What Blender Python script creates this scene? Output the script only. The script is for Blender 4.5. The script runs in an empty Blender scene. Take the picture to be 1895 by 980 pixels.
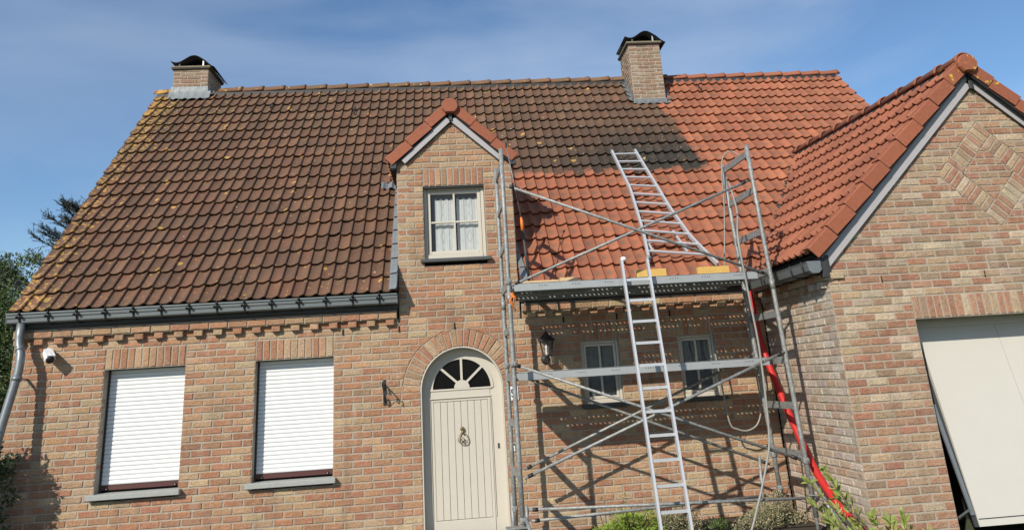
import bpy, math, random
import numpy as np
from mathutils import Vector, Matrix
random.seed(7)
S = bpy.context.scene
COL = S.collection
R = math.radians
# ------------------------------------------------------------------ camera
CAM = np.array([3.7996, -8.7706, 1.6702])
rz, rx, ry = -0.0915980, 0.2917431, -0.0638300
fw = np.array([-math.sin(rz)*math.cos(rx), math.cos(rz)*math.cos(rx), math.sin(rx)])
rt = np.array([math.cos(rz), math.sin(rz), 0.0])
up = np.cross(rt, fw)
RT = rt*math.cos(ry) + up*math.sin(ry)
UP = -rt*math.sin(ry) + up*math.cos(ry)
cam = bpy.data.cameras.new('camera')
co = bpy.data.objects.new('camera', cam); COL.objects.link(co)
cam.sensor_width = 36; cam.lens = 1380/1895*36; cam.shift_y = -(490-288)/1895
cam.clip_start = .05; cam.clip_end = 2000
M = Matrix(((RT[0], UP[0], -fw[0], CAM[0]), (RT[1], UP[1], -fw[1], CAM[1]), (RT[2], UP[2], -fw[2], CAM[2]), (0, 0, 0, 1)))
co.matrix_world = M
S.camera = co
def px(P):
    v = np.asarray(P, float) - CAM
    d = v @ fw
    return 947.5+1380*(v @ RT)/d, 288-1380*(v @ UP)/d
# ------------------------------------------------------------------ light
SUN = Vector((.72, 1.0, -.80)).normalized()
elev = math.asin(-SUN.z)
sun = bpy.data.lights.new('sun', 'SUN'); sun.energy = 5.0; sun.angle = R(.53); sun.color = (1, .94, .83)
so = bpy.data.objects.new('sun', sun); COL.objects.link(so)
so.rotation_euler = SUN.to_track_quat('-Z', 'Y').to_euler()
W = bpy.data.worlds.new('World'); S.world = W; W.use_nodes = True
nt = W.node_tree; N = nt.nodes; L = nt.links
for n in list(N): N.remove(n)
out = N.new('ShaderNodeOutputWorld'); bg = N.new('ShaderNodeBackground'); L.new(bg.outputs[0], out.inputs[0])
sky = N.new('ShaderNodeTexSky'); sky.sky_type = 'NISHITA'; sky.sun_disc = False
sky.sun_elevation = elev; sky.sun_rotation = math.atan2(-SUN.x, -SUN.y)
sky.air_density = 1.0; sky.dust_density = .05; sky.ozone_density = 3.0
tc = N.new('ShaderNodeTexCoord')
mp = N.new('ShaderNodeMapping'); mp.inputs['Scale'].default_value = (1.0, 1.0, 2.8); mp.inputs['Rotation'].default_value = (.12, .30, .1)
L.new(tc.outputs['Generated'], mp.inputs[0])
c2 = N.new('ShaderNodeTexNoise'); c2.inputs['Scale'].default_value = 1.15; c2.inputs['Detail'].default_value = 4; L.new(mp.outputs[0], c2.inputs['Vector'])
cn = N.new('ShaderNodeTexNoise'); cn.inputs['Scale'].default_value = 2.3; cn.inputs['Detail'].default_value = 8; cn.inputs['Roughness'].default_value = .52; cn.inputs['Distortion'].default_value = .5
L.new(mp.outputs[0], cn.inputs['Vector'])
cr = N.new('ShaderNodeValToRGB'); cr.color_ramp.elements[0].position = .40; cr.color_ramp.elements[0].color = (0, 0, 0, 1)
cr.color_ramp.elements[1].position = .66; cr.color_ramp.elements[1].color = (1, 1, 1, 1)
av = N.new('ShaderNodeMath'); av.operation = 'MULTIPLY_ADD'; L.new(c2.outputs[0], av.inputs[0]); av.inputs[1].default_value = .55; sc_ = N.new('ShaderNodeMath'); sc_.operation = 'MULTIPLY'; L.new(cn.outputs[0], sc_.inputs[0]); sc_.inputs[1].default_value = .50; L.new(sc_.outputs[0], av.inputs[2]); L.new(av.outputs[0], cr.inputs[0])
dx = N.new('ShaderNodeSeparateXYZ'); L.new(tc.outputs['Generated'], dx.inputs[0])
mr = N.new('ShaderNodeMapRange'); mr.inputs[1].default_value = -.35; mr.inputs[2].default_value = .55; mr.inputs[3].default_value = .40; mr.inputs[4].default_value = 1.0
L.new(dx.outputs[0], mr.inputs[0])
mu = N.new('ShaderNodeMath'); mu.operation = 'MULTIPLY'; L.new(cr.outputs[0], mu.inputs[0]); L.new(mr.outputs[0], mu.inputs[1])
ad = N.new('ShaderNodeMath'); ad.operation = 'MULTIPLY_ADD'; L.new(mu.outputs[0], ad.inputs[0]); ad.inputs[1].default_value = .80; ad.inputs[2].default_value = .06
mix = N.new('ShaderNodeMix'); mix.data_type = 'RGBA'
L.new(ad.outputs[0], mix.inputs['Factor']); hsv = N.new('ShaderNodeHueSaturation'); hsv.inputs['Saturation'].default_value = 1.14; hsv.inputs['Value'].default_value = 1.35; L.new(sky.outputs[0], hsv.inputs['Color']); L.new(hsv.outputs[0], mix.inputs['A']); mix.inputs['B'].default_value = (6.0, 6.9, 8.2, 1)
L.new(mix.outputs['Result'], bg.inputs[0]); bg.inputs[1].default_value = .10
S.view_settings.view_transform = 'Standard'; S.view_settings.look = 'None'; S.view_settings.gamma = 1; S.view_settings.exposure = 0
S.render.engine = 'CYCLES'
# ------------------------------------------------------------------ materials
def newmat(name):
    m = bpy.data.materials.new(name); m.use_nodes = True
    b = m.node_tree.nodes['Principled BSDF']
    return m, m.node_tree.nodes, m.node_tree.links, b
def math_(N, L, op, a, b=None, c=None, clamp=False):
    n = N.new('ShaderNodeMath'); n.operation = op; n.use_clamp = clamp
    for i, v in enumerate((a, b, c)):
        if v is None: continue
        if isinstance(v, (int, float)): n.inputs[i].default_value = v
        else: L.new(v, n.inputs[i])
    return n.outputs[0]
def mixc(N, L, f, a, b, mode='MIX'):
    n = N.new('ShaderNodeMix'); n.data_type = 'RGBA'; n.blend_type = mode
    for k, v in (('Factor', f), ('A', a), ('B', b)):
        if isinstance(v, tuple): n.inputs[k].default_value = (*v, 1)
        elif isinstance(v, (int, float)): n.inputs[k].default_value = v
        else: L.new(v, n.inputs[k])
    return n.outputs['Result']
def noise(N, L, scale, detail=4, rough=.6, vec=None, dist=0):
    n = N.new('ShaderNodeTexNoise'); n.inputs['Scale'].default_value = scale; n.inputs['Detail'].default_value = detail
    n.inputs['Roughness'].default_value = rough; n.inputs['Distortion'].default_value = dist
    if vec is not None: L.new(vec, n.inputs['Vector'])
    return n.outputs[0]
def smooth(N, L, v, a, b, lo=0., hi=1.):
    n = N.new('ShaderNodeMapRange'); n.interpolation_type = 'SMOOTHSTEP'
    L.new(v, n.inputs[0]); n.inputs[1].default_value = a; n.inputs[2].default_value = b; n.inputs[3].default_value = lo; n.inputs[4].default_value = hi
    return n.outputs[0]
def bump(N, L, b, h, dist, strength=1.):
    n = N.new('ShaderNodeBump'); n.inputs['Distance'].default_value = dist; n.inputs['Strength'].default_value = strength
    L.new(h, n.inputs['Height']); L.new(n.outputs[0], b.inputs['Normal'])
def pos(N): return N.new('ShaderNodeNewGeometry').outputs['Position']
def tint(N, L):
    a = N.new('ShaderNodeAttribute'); a.attribute_name = 'Col'
    o = N.new('ShaderNodeObjectInfo')
    return mixc(N, L, 1., a.outputs['Color'], o.outputs['Color'], 'MULTIPLY')
def plain(name, col, rough=.6, metal=0., nscale=25, namt=.12, bdist=.0006, bscale=60):
    m, N, L, b = newmat(name)
    p = pos(N)
    n1 = noise(N, L, nscale, 5, .6, p)
    f = math_(N, L, 'MULTIPLY_ADD', n1, 2*namt, 1-namt)
    v = N.new('ShaderNodeVectorMath'); v.operation = 'SCALE'; v.inputs[0].default_value = col; L.new(f, v.inputs['Scale'])
    L.new(v.outputs[0], b.inputs['Base Color'])
    b.inputs['Roughness'].default_value = rough; b.inputs['Metallic'].default_value = metal
    if bdist: bump(N, L, b, noise(N, L, bscale, 4, .6, p), bdist)
    return m
def streaks(N, L, p, c, amt=.35):
    mp = N.new('ShaderNodeMapping'); mp.inputs['Scale'].default_value = (5.5, 5.5, .75); L.new(p, mp.inputs[0])
    a = noise(N, L, 1.3, 6, .65, mp.outputs[0]); b_ = noise(N, L, .8, 3, .5, p)
    c = mixc(N, L, math_(N, L, 'MULTIPLY', smooth(N, L, a, .50, .68, 0, amt), smooth(N, L, b_, .35, .6)), c, (.17, .125, .09))
    return mixc(N, L, math_(N, L, 'MULTIPLY', smooth(N, L, a, .46, .34, 0, .30), smooth(N, L, b_, .62, .42)), c, (.52, .44, .34))
def mk_brick():
    m, N, L, b = newmat('brick')
    p = pos(N)
    t = tint(N, L)
    n1 = noise(N, L, 14, 6, .7, p); n2 = noise(N, L, 70, 5, .75, p)
    c = mixc(N, L, smooth(N, L, n1, .42, .68), t, (.50, .345, .225)); c = mixc(N, L, .5, t, c)
    c = mixc(N, L, smooth(N, L, n2, .32, .68, .58, 1.18), (0, 0, 0), c, 'MIX')
    c = mixc(N, L, .06, c, (.42, .30, .25))
    # lime bloom patches
    n3 = noise(N, L, 5.5, 7, .72, p)
    c = mixc(N, L, smooth(N, L, n3, .64, .72, 0, .5), c, (.62, .56, .47))
    # sooty dirt
    n4 = noise(N, L, 2.2, 5, .6, p)
    c = mixc(N, L, smooth(N, L, n4, .5, .75, 0, .25), c, (.14, .10, .07))
    c = streaks(N, L, p, c)
    L.new(c, b.inputs['Base Color']); b.inputs['Roughness'].default_value = .92
    mp = N.new('ShaderNodeMapping'); mp.inputs['Scale'].default_value = (1, 1, 1.9); mp.inputs['Rotation'].default_value = (0, .5, 0); L.new(p, mp.inputs[0])
    h = noise(N, L, 30, 8, .72, mp.outputs[0], .9)
    bump(N, L, b, h, .018, 1)
    return m
def mk_mortar():
    m, N, L, b = newmat('mortar')
    p = pos(N)
    n = noise(N, L, 45, 6, .7, p); n2 = noise(N, L, 1.5, 4, .6, p)
    c = mixc(N, L, n, (.29, .255, .20), (.45, .40, .325)); c = mixc(N, L, smooth(N, L, n2, .4, .7, 0, .3), c, (.26, .22, .16)); c = streaks(N, L, p, c)
    L.new(c, b.inputs['Base Color']); b.inputs['Roughness'].default_value = .95
    bump(N, L, b, n, .006)
    return m
def mk_tile(kind='main'):
    m, N, L, b = newmat('clay_tile_'+kind)
    p = pos(N); s = N.new('ShaderNodeSeparateXYZ'); L.new(p, s.inputs[0]); X, Y, Z = s.outputs
    t = tint(N, L)
    nA = noise(N, L, 3.0, 5, .6, p); nB = noise(N, L, 28, 6, .7, p); nC = noise(N, L, 90, 4, .7, p)
    new = mixc(N, L, smooth(N, L, nB, .3, .75), (.275, .088, .040), (.34, .125, .064))
    new = mixc(N, L, smooth(N, L, nA, .35, .65, 0, .4), new, (.235, .072, .035))
    if kind == 'main':
        new = mixc(N, L, .0, new, new)
        u = math_(N, L, 'FRACT', math_(N, L, 'DIVIDE', math_(N, L, 'ADD', X, .971+14.266), .14266))
        v = math_(N, L, 'FRACT', math_(N, L, 'DIVIDE', math_(N, L, 'SUBTRACT', Z, 2.702), .2066))
        du = math_(N, L, 'MULTIPLY', math_(N, L, 'SUBTRACT', u, .42), 1.); dv = math_(N, L, 'MULTIPLY', math_(N, L, 'SUBTRACT', v, .52), 1.4)
        d = math_(N, L, 'SQRT', math_(N, L, 'ADD', math_(N, L, 'MULTIPLY', du, du), math_(N, L, 'MULTIPLY', dv, dv)))
        blot = math_(N, L, 'MULTIPLY', smooth(N, L, d, .06, .42, 1, 0), smooth(N, L, nA, .36, .55, .25, 1.))
        blot = math_(N, L, 'MULTIPLY', blot, smooth(N, L, nB, .3, .6, .3, 1.))
        new = mixc(N, L, math_(N, L, 'MULTIPLY', blot, .95), new, (.15, .085, .055))
        new = mixc(N, L, smooth(N, L, nC, .70, .74, 0, .6), new, (.62, .45, .33))
        # weathered side
        old = mixc(N, L, smooth(N, L, nB, .3, .7), (.088, .044, .025), (.148, .075, .042))
        old = mixc(N, L, smooth(N, L, nA, .42, .62, 0, .55), old, (.175, .078, .041))
        nS = noise(N, L, 9, 5, .65, p)
        old = mixc(N, L, math_(N, L, 'MULTIPLY', smooth(N, L, nS, .45, .62, 0, .5), smooth(N, L, Z, 4.2, 6.3, .25, 1.)), old, (.120, .090, .050))
        up_ = math_(N, L, 'MULTIPLY', smooth(N, L, X, 3.6, 6.6), smooth(N, L, Z, 6.3, 4.3))
        dk = math_(N, L, 'MULTIPLY', math_(N, L, 'ADD', math_(N, L, 'MULTIPLY', up_, .95), .12), smooth(N, L, nB, .30, .58))
        old = mixc(N, L, dk, old, (.030, .024, .016))
        old = mixc(N, L, math_(N, L, 'MULTIPLY', math_(N, L, 'MULTIPLY', smooth(N, L, X, 5.6, 6.6), smooth(N, L, Z, 5.6, 4.6)), smooth(N, L, nS, .36, .52)), old, (.022, .019, .013))
        # lichen: sparse golden rosettes, dense along the left verge and in the moss band
        nL = noise(N, L, 19, 4, .6, p); nl2 = noise(N, L, 70, 3, .6, p)
        edge = math_(N, L, 'MULTIPLY', smooth(N, L, math_(N, L, 'ADD', X, math_(N, L, 'MULTIPLY', nA, .5)), -.70, .0, 1, 0), .13)
        near = math_(N, L, 'MULTIPLY', smooth(N, L, Z, 2.6, 3.3, 1, 0), .03)
        top = math_(N, L, 'MULTIPLY', math_(N, L, 'MULTIPLY', smooth(N, L, X, -.2, 1.2, 1, 0), smooth(N, L, Z, 5.0, 6.4)), .06)
        li = math_(N, L, 'ADD', nL, math_(N, L, 'ADD', edge, math_(N, L, 'ADD', near, top)))
        li = math_(N, L, 'ADD', li, math_(N, L, 'MULTIPLY', nl2, .10))
        old = mixc(N, L, smooth(N, L, li, .712, .742, 0, .85), old, mixc(N, L, nl2, (.36, .19, .035), (.48, .31, .08)))
        vl = N.new('ShaderNodeTexVoronoi'); vl.inputs['Scale'].default_value = 4.6; L.new(p, vl.inputs['Vector'])
        vr = N.new('ShaderNodeSeparateColor'); L.new(vl.outputs['Color'], vr.inputs[0])
        rad = math_(N, L, 'MULTIPLY', smooth(N, L, vr.outputs[0], .30, 1.), .20)
        dl = math_(N, L, 'ADD', vl.outputs['Distance'], math_(N, L, 'MULTIPLY', math_(N, L, 'SUBTRACT', nl2, .5), .16))
        ros = math_(N, L, 'MULTIPLY', smooth(N, L, math_(N, L, 'SUBTRACT', dl, rad), -.03, .0, 1, 0), smooth(N, L, vr.outputs[0], .40, .42))
        old = mixc(N, L, math_(N, L, 'MULTIPLY', ros, .95), old, mixc(N, L, nl2, (.32, .17, .04), (.52, .33, .08)))
        vw = N.new('ShaderNodeTexVoronoi'); vw.inputs['Scale'].default_value = 5.2; L.new(p, vw.inputs['Vector'])
        wsp = math_(N, L, 'MULTIPLY', smooth(N, L, vw.outputs['Distance'], .045, .07, 1, 0), smooth(N, L, nS, .42, .5))
        old = mixc(N, L, math_(N, L, 'MULTIPLY', wsp, .7), old, (.62, .60, .54))
        # cleaned area of the roof
        wn = N.new('ShaderNodeTexWhiteNoise'); wn.noise_dimensions = '2D'; cb = N.new('ShaderNodeCombineXYZ')
        L.new(math_(N, L, 'FLOOR', math_(N, L, 'DIVIDE', math_(N, L, 'ADD', X, .971+14.266), .14266)), cb.inputs[0]); L.new(math_(N, L, 'FLOOR', math_(N, L, 'DIVIDE', math_(N, L, 'SUBTRACT', Z, 2.702), .2066)), cb.inputs[1]); L.new(cb.outputs[0], wn.inputs['Vector'])
        wob = math_(N, L, 'ADD', math_(N, L, 'MULTIPLY', math_(N, L, 'SUBTRACT', noise(N, L, 14, 4, .7, p), .5), .26), math_(N, L, 'MULTIPLY', math_(N, L, 'SUBTRACT', wn.outputs[0], .5), .16))
        zz = math_(N, L, 'ADD', Z, wob); xx = math_(N, L, 'ADD', X, wob)
        low = math_(N, L, 'MULTIPLY', smooth(N, L, xx, 4.45, 4.5), smooth(N, L, zz, 4.38, 4.44, 1, 0))
        xd = math_(N, L, 'ADD', xx, math_(N, L, 'MULTIPLY', math_(N, L, 'SUBTRACT', zz, 5.3), .12))
        right = smooth(N, L, xd, 7.38, 7.48)
        clean = math_(N, L, 'MAXIMUM', low, right)
        c = mixc(N, L, clean, old, new)
    elif kind == 'verge':
        c = mixc(N, L, smooth(N, L, nB, .3, .7), (.25, .075, .036), (.31, .096, .046))
        nL = noise(N, L, 14, 4, .6, p)
        g = math_(N, L, 'MULTIPLY', smooth(N, L, nL, .60, .63), math_(N, L, 'MULTIPLY', smooth(N, L, X, 9.0, 9.1), smooth(N, L, Z, 4.3, 4.4)))
        c = mixc(N, L, g, c, (.55, .36, .05))
        c = mixc(N, L, smooth(N, L, nC, .68, .72, 0, .5), c, (.50, .33, .22))
    else:
        c = mixc(N, L, smooth(N, L, nA, .45, .7, .15, .7), new, (.20, .068, .038))
        c = mixc(N, L, smooth(N, L, nC, .70, .74, 0, .5), c, (.50, .36, .27))
    c = mixc(N, L, 1., c, t, 'MULTIPLY')
    L.new(c, b.inputs['Base Color']); b.inputs['Roughness'].default_value = .78
    bump(N, L, b, nC, .003, .8)
    return m
def mk_glass(name, col, rough=.03, alpha=.35):
    m, N, L, b = newmat(name)
    b.inputs['Base Color'].default_value = (*col, 1); b.inputs['Roughness'].default_value = rough
    b.inputs['Specular IOR Level'].default_value = .8; b.inputs['Alpha'].default_value = alpha
    return m
def mk_curtain():
    m, N, L, b = newmat('lace_curtain')
    p = pos(N); s = N.new('ShaderNodeSeparateXYZ'); L.new(p, s.inputs[0])
    # embroidered lozenges
    u = math_(N, L, 'ABSOLUTE', math_(N, L, 'SUBTRACT', math_(N, L, 'FRACT', math_(N, L, 'MULTIPLY', s.outputs[0], 6.3)), .5))
    v = math_(N, L, 'ABSOLUTE', math_(N, L, 'SUBTRACT', math_(N, L, 'FRACT', math_(N, L, 'MULTIPLY', s.outputs[2], 4.6)), .5))
    d = math_(N, L, 'ADD', math_(N, L, 'MULTIPLY', u, 1.6), v)
    ring = math_(N, L, 'MULTIPLY', smooth(N, L, d, .27, .33), smooth(N, L, d, .38, .44, 1, 0))
    n = noise(N, L, 22, 5, .6, p)
    c = mixc(N, L, n, (.62, .65, .63), (.84, .86, .83)); c = mixc(N, L, math_(N, L, 'MULTIPLY', ring, .45), c, (.36, .38, .38))
    L.new(c, b.inputs['Base Color']); b.inputs['Roughness'].default_value = .9
    b.inputs['Transmission Weight'].default_value = 0
    return m
def mk_leaf(name, c1, c2, c3):
    m, N, L, b = newmat(name)
    t = tint(N, L); p = pos(N)
    n = noise(N, L, 12, 3, .6, p)
    c = mixc(N, L, smooth(N, L, n, .35, .65), c1, c2)
    a = N.new('ShaderNodeSeparateColor'); L.new(t, a.inputs[0])
    c = mixc(N, L, a.outputs[0], c, c3)
    L.new(c, b.inputs['Base Color']); b.inputs['Roughness'].default_value = .55
    return m
def mk_galv():
    m, N, L, b = newmat('galvanised_steel')
    p = pos(N); n = noise(N, L, 38, 5, .7, p); n2 = noise(N, L, 6, 4, .6, p)
    c = mixc(N, L, smooth(N, L, n, .35, .7), (.21, .215, .21), (.38, .38, .36)); c = mixc(N, L, smooth(N, L, n2, .5, .7, 0, .5), c, (.20, .18, .14))
    c = mixc(N, L, smooth(N, L, noise(N, L, 95, 3, .6, p), .68, .72, 0, .5), c, (.6, .6, .56))
    L.new(c, b.inputs['Base Color']); b.inputs['Roughness'].default_value = .55; b.inputs['Metallic'].default_value = .35
    bump(N, L, b, n, .002)
    return m
def mk_ground():
    m, N, L, b = newmat('ground')
    p = pos(N); n = noise(N, L, 9, 6, .7, p)
    c = mixc(N, L, n, (.045, .055, .025), (.09, .095, .05)); L.new(c, b.inputs['Base Color']); b.inputs['Roughness'].default_value = .95
    bump(N, L, b, n, .02)
    return m
MAT = dict(netcurtain=plain('grey_net_curtain', (.15, .17, .18), .9, 0, 26, .5, 0),
    brick=mk_brick(), mortar=mk_mortar(), tile=mk_tile('main'), verge=mk_tile('verge'), wingtile=mk_tile('wing'),
    glass=mk_glass('window_glass', (.10, .11, .12), .02, .15), curtain=mk_curtain(), galv=mk_galv(), shadesteel=plain('shaded_deck_steel', (.045, .045, .043), .7, .2), channel=plain('deck_channel', (.36, .37, .37), .5, .3, 8, .15), ground=mk_ground(),
    gutter=plain('grey_gutter', (.15, .165, .165), .42, .25), fascia=plain('dark_fascia', (.035, .036, .037), .6),
    zinc=plain('zinc_pipe', (.20, .215, .22), .45, .45, 18, .25), black=plain('black_iron', (.018, .017, .016), .5),
    shutter=plain('white_shutter', (.74, .74, .735), .45, 0, 20, .02, 0), rail=plain('brown_rail', (.075, .022, .018), .5),
    beige=plain('beige_paint', (.52, .475, .40), .5, 0, 12, .04, .0008, 30), stone=plain('bluestone', (.33, .335, .315), .8, 0, 30, .18, .004, 70),
    darkstone=plain('dark_stone', (.07, .075, .075), .8, 0, 30, .2, .003),
    barge=plain('grey_bargeboard', (.37, .35, .355), .6, 0, 15, .08), dark=plain('dark_interior', (.012, .012, .013), .9),
    lead=plain('lead_flashing', (.19, .205, .21), .5, .2, 9, .35, .006, 16), alu=plain('aluminium', (.60, .60, .61), .42, .45, 30, .12),
    wood=plain('pine_timber', (.60, .42, .22), .8, 0, 10, .25), ywood=plain('varnished_timber', (.62, .38, .10), .6, 0, 9, .2),
    red=plain('red_plastic', (.48, .022, .020), .42, 0, 10, .1, .001), white=plain('white_plastic', (.78, .78, .78), .4),
    orange=plain('orange_plastic', (.80, .20, .03), .5), hose=plain('grey_hose', (.27, .26, .235), .5), rubber=plain('black_rubber', (.02, .02, .02), .7),
    garage=plain('garage_door_paint', (.53, .50, .44), .5, 0, 5, .03, .0006, 90), blue=plain('dark_blue_enamel', (.02, .02, .09), .4),
    brass=plain('aged_brass', (.30, .24, .14), .4, .7), bark=plain('bark', (.09, .07, .05), .9, 0, 20, .3, .004), bulb=plain('frosted_glass', (.6, .6, .58), .3),
    cowl=plain('dark_metal_cowl', (.02, .022, .028), .35, .5), moss=plain('mossy_slab', (.20, .17, .11), .9, 0, 14, .35, .006),
    beam=plain('wing_boarding', (.05, .042, .036), .8),
    leafb=mk_leaf('bright_leaf', (.20, .30, .03), (.32, .42, .06), (.08, .12, .02)),
    leafg=mk_leaf('grey_green_leaf', (.17, .19, .09), (.28, .29, .15), (.46, .32, .22)),
    leafd=mk_leaf('dark_leaf', (.025, .045, .015), (.05, .075, .022), (.012, .02, .01)),
    leafh=mk_leaf('hedge_leaf', (.05, .085, .018), (.10, .15, .03), (.02, .035, .01)),
    needle=mk_leaf('conifer_needles', (.018, .035, .028), (.035, .060, .048), (.012, .022, .02)),
    leafo=mk_leaf('oleander_leaf', (.14, .21, .03), (.22, .29, .06), (.30, .24, .08)),
)
# ------------------------------------------------------------------ builders
ORG = {}
class MB:
    def __init__(s): s.v = []; s.f = []; s.c = []; s.sm = False
    def add(s, verts, faces, col=None):
        o = len(s.v); s.v.extend([tuple(map(float, q)) for q in verts]); s.f.extend([tuple(i+o for i in f) for f in faces])
        s.c.extend([col or (1, 1, 1)]*len(verts))
    def box(s, a, b, col=None):
        x0, y0, z0 = a; x1, y1, z1 = b
        s.add([(x0, y0, z0), (x1, y0, z0), (x1, y1, z0), (x0, y1, z0), (x0, y0, z1), (x1, y0, z1), (x1, y1, z1), (x0, y1, z1)],
              [(0, 3, 2, 1), (4, 5, 6, 7), (0, 1, 5, 4), (1, 2, 6, 5), (2, 3, 7, 6), (3, 0, 4, 7)], col)
        return s
    def bbox(s, a, b, r=.004, col=None):
        """box with chamfered edges"""
        a = np.array(a, float); b = np.array(b, float)
        r = min(r, .45*min(abs(b-a)))
        V = []; idx = {}
        for i in (0, 1):
            for j in (0, 1):
                for k in (0, 1):
                    c = np.array([(a, b)[i][0], (a, b)[j][1], (a, b)[k][2]]); d = np.array([1-2*i, 1-2*j, 1-2*k])*r
                    for ax in range(3):
                        p = c + d; p[ax] = c[ax]; idx[(i, j, k, ax)] = len(V); V.append(p)
        F = []
        for ax in range(3):
            o = [q for q in range(3) if q != ax]
            for e in (0, 1):
                f = []
                for (m, n) in ((0, 0), (1, 0), (1, 1), (0, 1)):
                    t = [0, 0, 0]; t[ax] = e; t[o[0]] = m; t[o[1]] = n; f.append(idx[(*t, ax)])
                F.append(tuple(f))
        for ax in range(3):
            o = [q for q in range(3) if q != ax]
            for m in (0, 1):
                for n in (0, 1):
                    t0 = [0]*3; t0[o[0]] = m; t0[o[1]] = n; t1 = list(t0); t1[ax] = 1
                    F.append((idx[(*t0, o[0])], idx[(*t0, o[1])], idx[(*t1, o[1])], idx[(*t1, o[0])]))
        for i in (0, 1):
            for j in (0, 1):
                for k in (0, 1): F.append((idx[(i, j, k, 0)], idx[(i, j, k, 1)], idx[(i, j, k, 2)]))
        s.add(V, F, col); return s
    def tube(s, pts, r, n=8, caps=True, col=None):
        P = [Vector(p) for p in pts]; rs = r if isinstance(r, (list, tuple)) else [r]*len(P)
        rings = []; prev = None
        for i, p in enumerate(P):
            t = (P[min(i+1, len(P)-1)]-P[max(i-1, 0)])
            if t.length < 1e-9: t = Vector((0, 0, 1))
            t.normalize()
            if prev is None:
                a = Vector((0, 0, 1)) if abs(t.z) < .9 else Vector((1, 0, 0)); u = t.cross(a).normalized()
            else: u = (prev - t*prev.dot(t)).normalized()
            prev = u; w = t.cross(u)
            rings.append([p + (u*math.cos(2*math.pi*k/n)+w*math.sin(2*math.pi*k/n))*rs[i] for k in range(n)])
        V = [v for g in rings for v in g]; F = []
        for i in range(len(P)-1):
            for k in range(n): F.append((i*n+k, i*n+(k+1) % n, (i+1)*n+(k+1) % n, (i+1)*n+k))
        if caps: F.append(tuple(range(n-1, -1, -1))); F.append(tuple((len(P)-1)*n+k for k in range(n)))
        s.add(V, F, col); return s
    def beam(s, p, q, w, h, upv=(0, 0, 1), col=None):
        p = Vector(p); q = Vector(q); t = (q-p).normalized(); u = t.cross(Vector(upv)).normalized(); v = u.cross(t)
        V = []
        for e in (p, q):
            for a, b in ((-1, -1), (1, -1), (1, 1), (-1, 1)): V.append(e+u*(a*w/2)+v*(b*h/2))
        s.add(V, [(0, 3, 2, 1), (4, 5, 6, 7), (0, 1, 5, 4), (1, 2, 6, 5), (2, 3, 7, 6), (3, 0, 4, 7)], col); return s
    def prism(s, poly, axis, a, b, col=None):
        """extrude a polygon (list of 2-D points) along an axis"""
        n = len(poly); V = []
        for e in (a, b):
            for p in poly:
                q = list(p); q.insert(axis, e); V.append(q)
        s.add(V, [tuple(range(n-1, -1, -1)), tuple(range(n, 2*n))]+[(i, (i+1) % n, (i+1) % n+n, i+n) for i in range(n)], col); return s
    def lathe(s, c, prof, n=16, axis='z', col=None):
        V = []; F = []
        for (r, h) in prof:
            for k in range(n):
                a = 2*math.pi*k/n
                if axis == 'z': V.append((c[0]+r*math.cos(a), c[1]+r*math.sin(a), c[2]+h))
                elif axis == 'y': V.append((c[0]+r*math.cos(a), c[1]+h, c[2]+r*math.sin(a)))
                else: V.append((c[0]+h, c[1]+r*math.cos(a), c[2]+r*math.sin(a)))
        for i in range(len(prof)-1):
            for k in range(n): F.append((i*n+k, i*n+(k+1) % n, (i+1)*n+(k+1) % n, (i+1)*n+k))
        F.append(tuple(range(n))); F.append(tuple((len(prof)-1)*n+k for k in range(n)))
        s.add(V, F, col); return s
def meshof(name, mb, mat, c, smooth_=False):
    me = bpy.data.meshes.new(name)
    V = np.array(mb.v, float)-np.array(c)
    me.from_pydata(V.tolist(), [], mb.f)
    at = me.color_attributes.new('Col', 'FLOAT_COLOR', 'POINT')
    C = np.ones((len(mb.v), 4), np.float32); C[:, :3] = np.array(mb.c, np.float32); at.data.foreach_set('color', C.ravel())
    me.materials.append(MAT[mat] if isinstance(mat, str) else mat)
    if smooth_: me.shade_smooth()
    return me
def attach(o, parent):
    if parent is not None:
        o.parent = parent; o.matrix_parent_inverse = Matrix.Translation(-Vector(ORG[parent.name]))
def obj(name, mb, mat, parent=None, sm=False, label=None, cat=None, group=None, kind=None, recalc=False, origin=None):
    V = np.array(mb.v, float); c = origin if origin is not None else (V.min(0)+V.max(0))/2
    me = meshof(name, mb, mat, c, sm)
    if recalc:
        import bmesh
        bm = bmesh.new(); bm.from_mesh(me); bmesh.ops.recalc_face_normals(bm, faces=bm.faces); bm.to_mesh(me); bm.free()
    o = bpy.data.objects.new(name, me); COL.objects.link(o); o.location = c; ORG[o.name] = tuple(c)
    attach(o, parent); props(o, label, cat, group, kind); return o
def props(o, label=None, cat=None, group=None, kind=None):
    if label: o['label'] = label
    if cat: o['category'] = cat
    if group: o['group'] = group
    if kind: o['kind'] = kind
def empty(name, loc, parent=None, label=None, cat=None, group=None):
    o = bpy.data.objects.new(name, None); COL.objects.link(o); o.location = loc; o.empty_display_size = .2
    ORG[o.name] = tuple(loc); attach(o, parent); props(o, label, cat, group); return o
def arc_pts(cx, cz, r, a0, a1, n): return [(cx+r*math.cos(R(a0+(a1-a0)*i/n)), cz+r*math.sin(R(a0+(a1-a0)*i/n))) for i in range(n+1)]

# ------------------------------------------------------------------ ground
g = MB(); nx = 30
for i in range(nx):
    for j in range(nx): pass
g.add([(-400, -400, 0), (400, -400, 0), (400, 400, 0), (-400, 400, 0)], [(0, 1, 2, 3)])
obj('ground', g, 'ground', kind='structure')
g = MB(); g.box((-1.6, -1.0, .004), (7.4, -.02, .10)); obj('planting_bed', g, plain('bed_soil', (.06, .045, .03), .95, 0, 20, .3, .02), kind='structure')
g = MB(); g.bbox((3.1, -1.05, .006), (4.6, -.01, .13), .01); obj('doorstep', g, 'stone', kind='structure')
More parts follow.
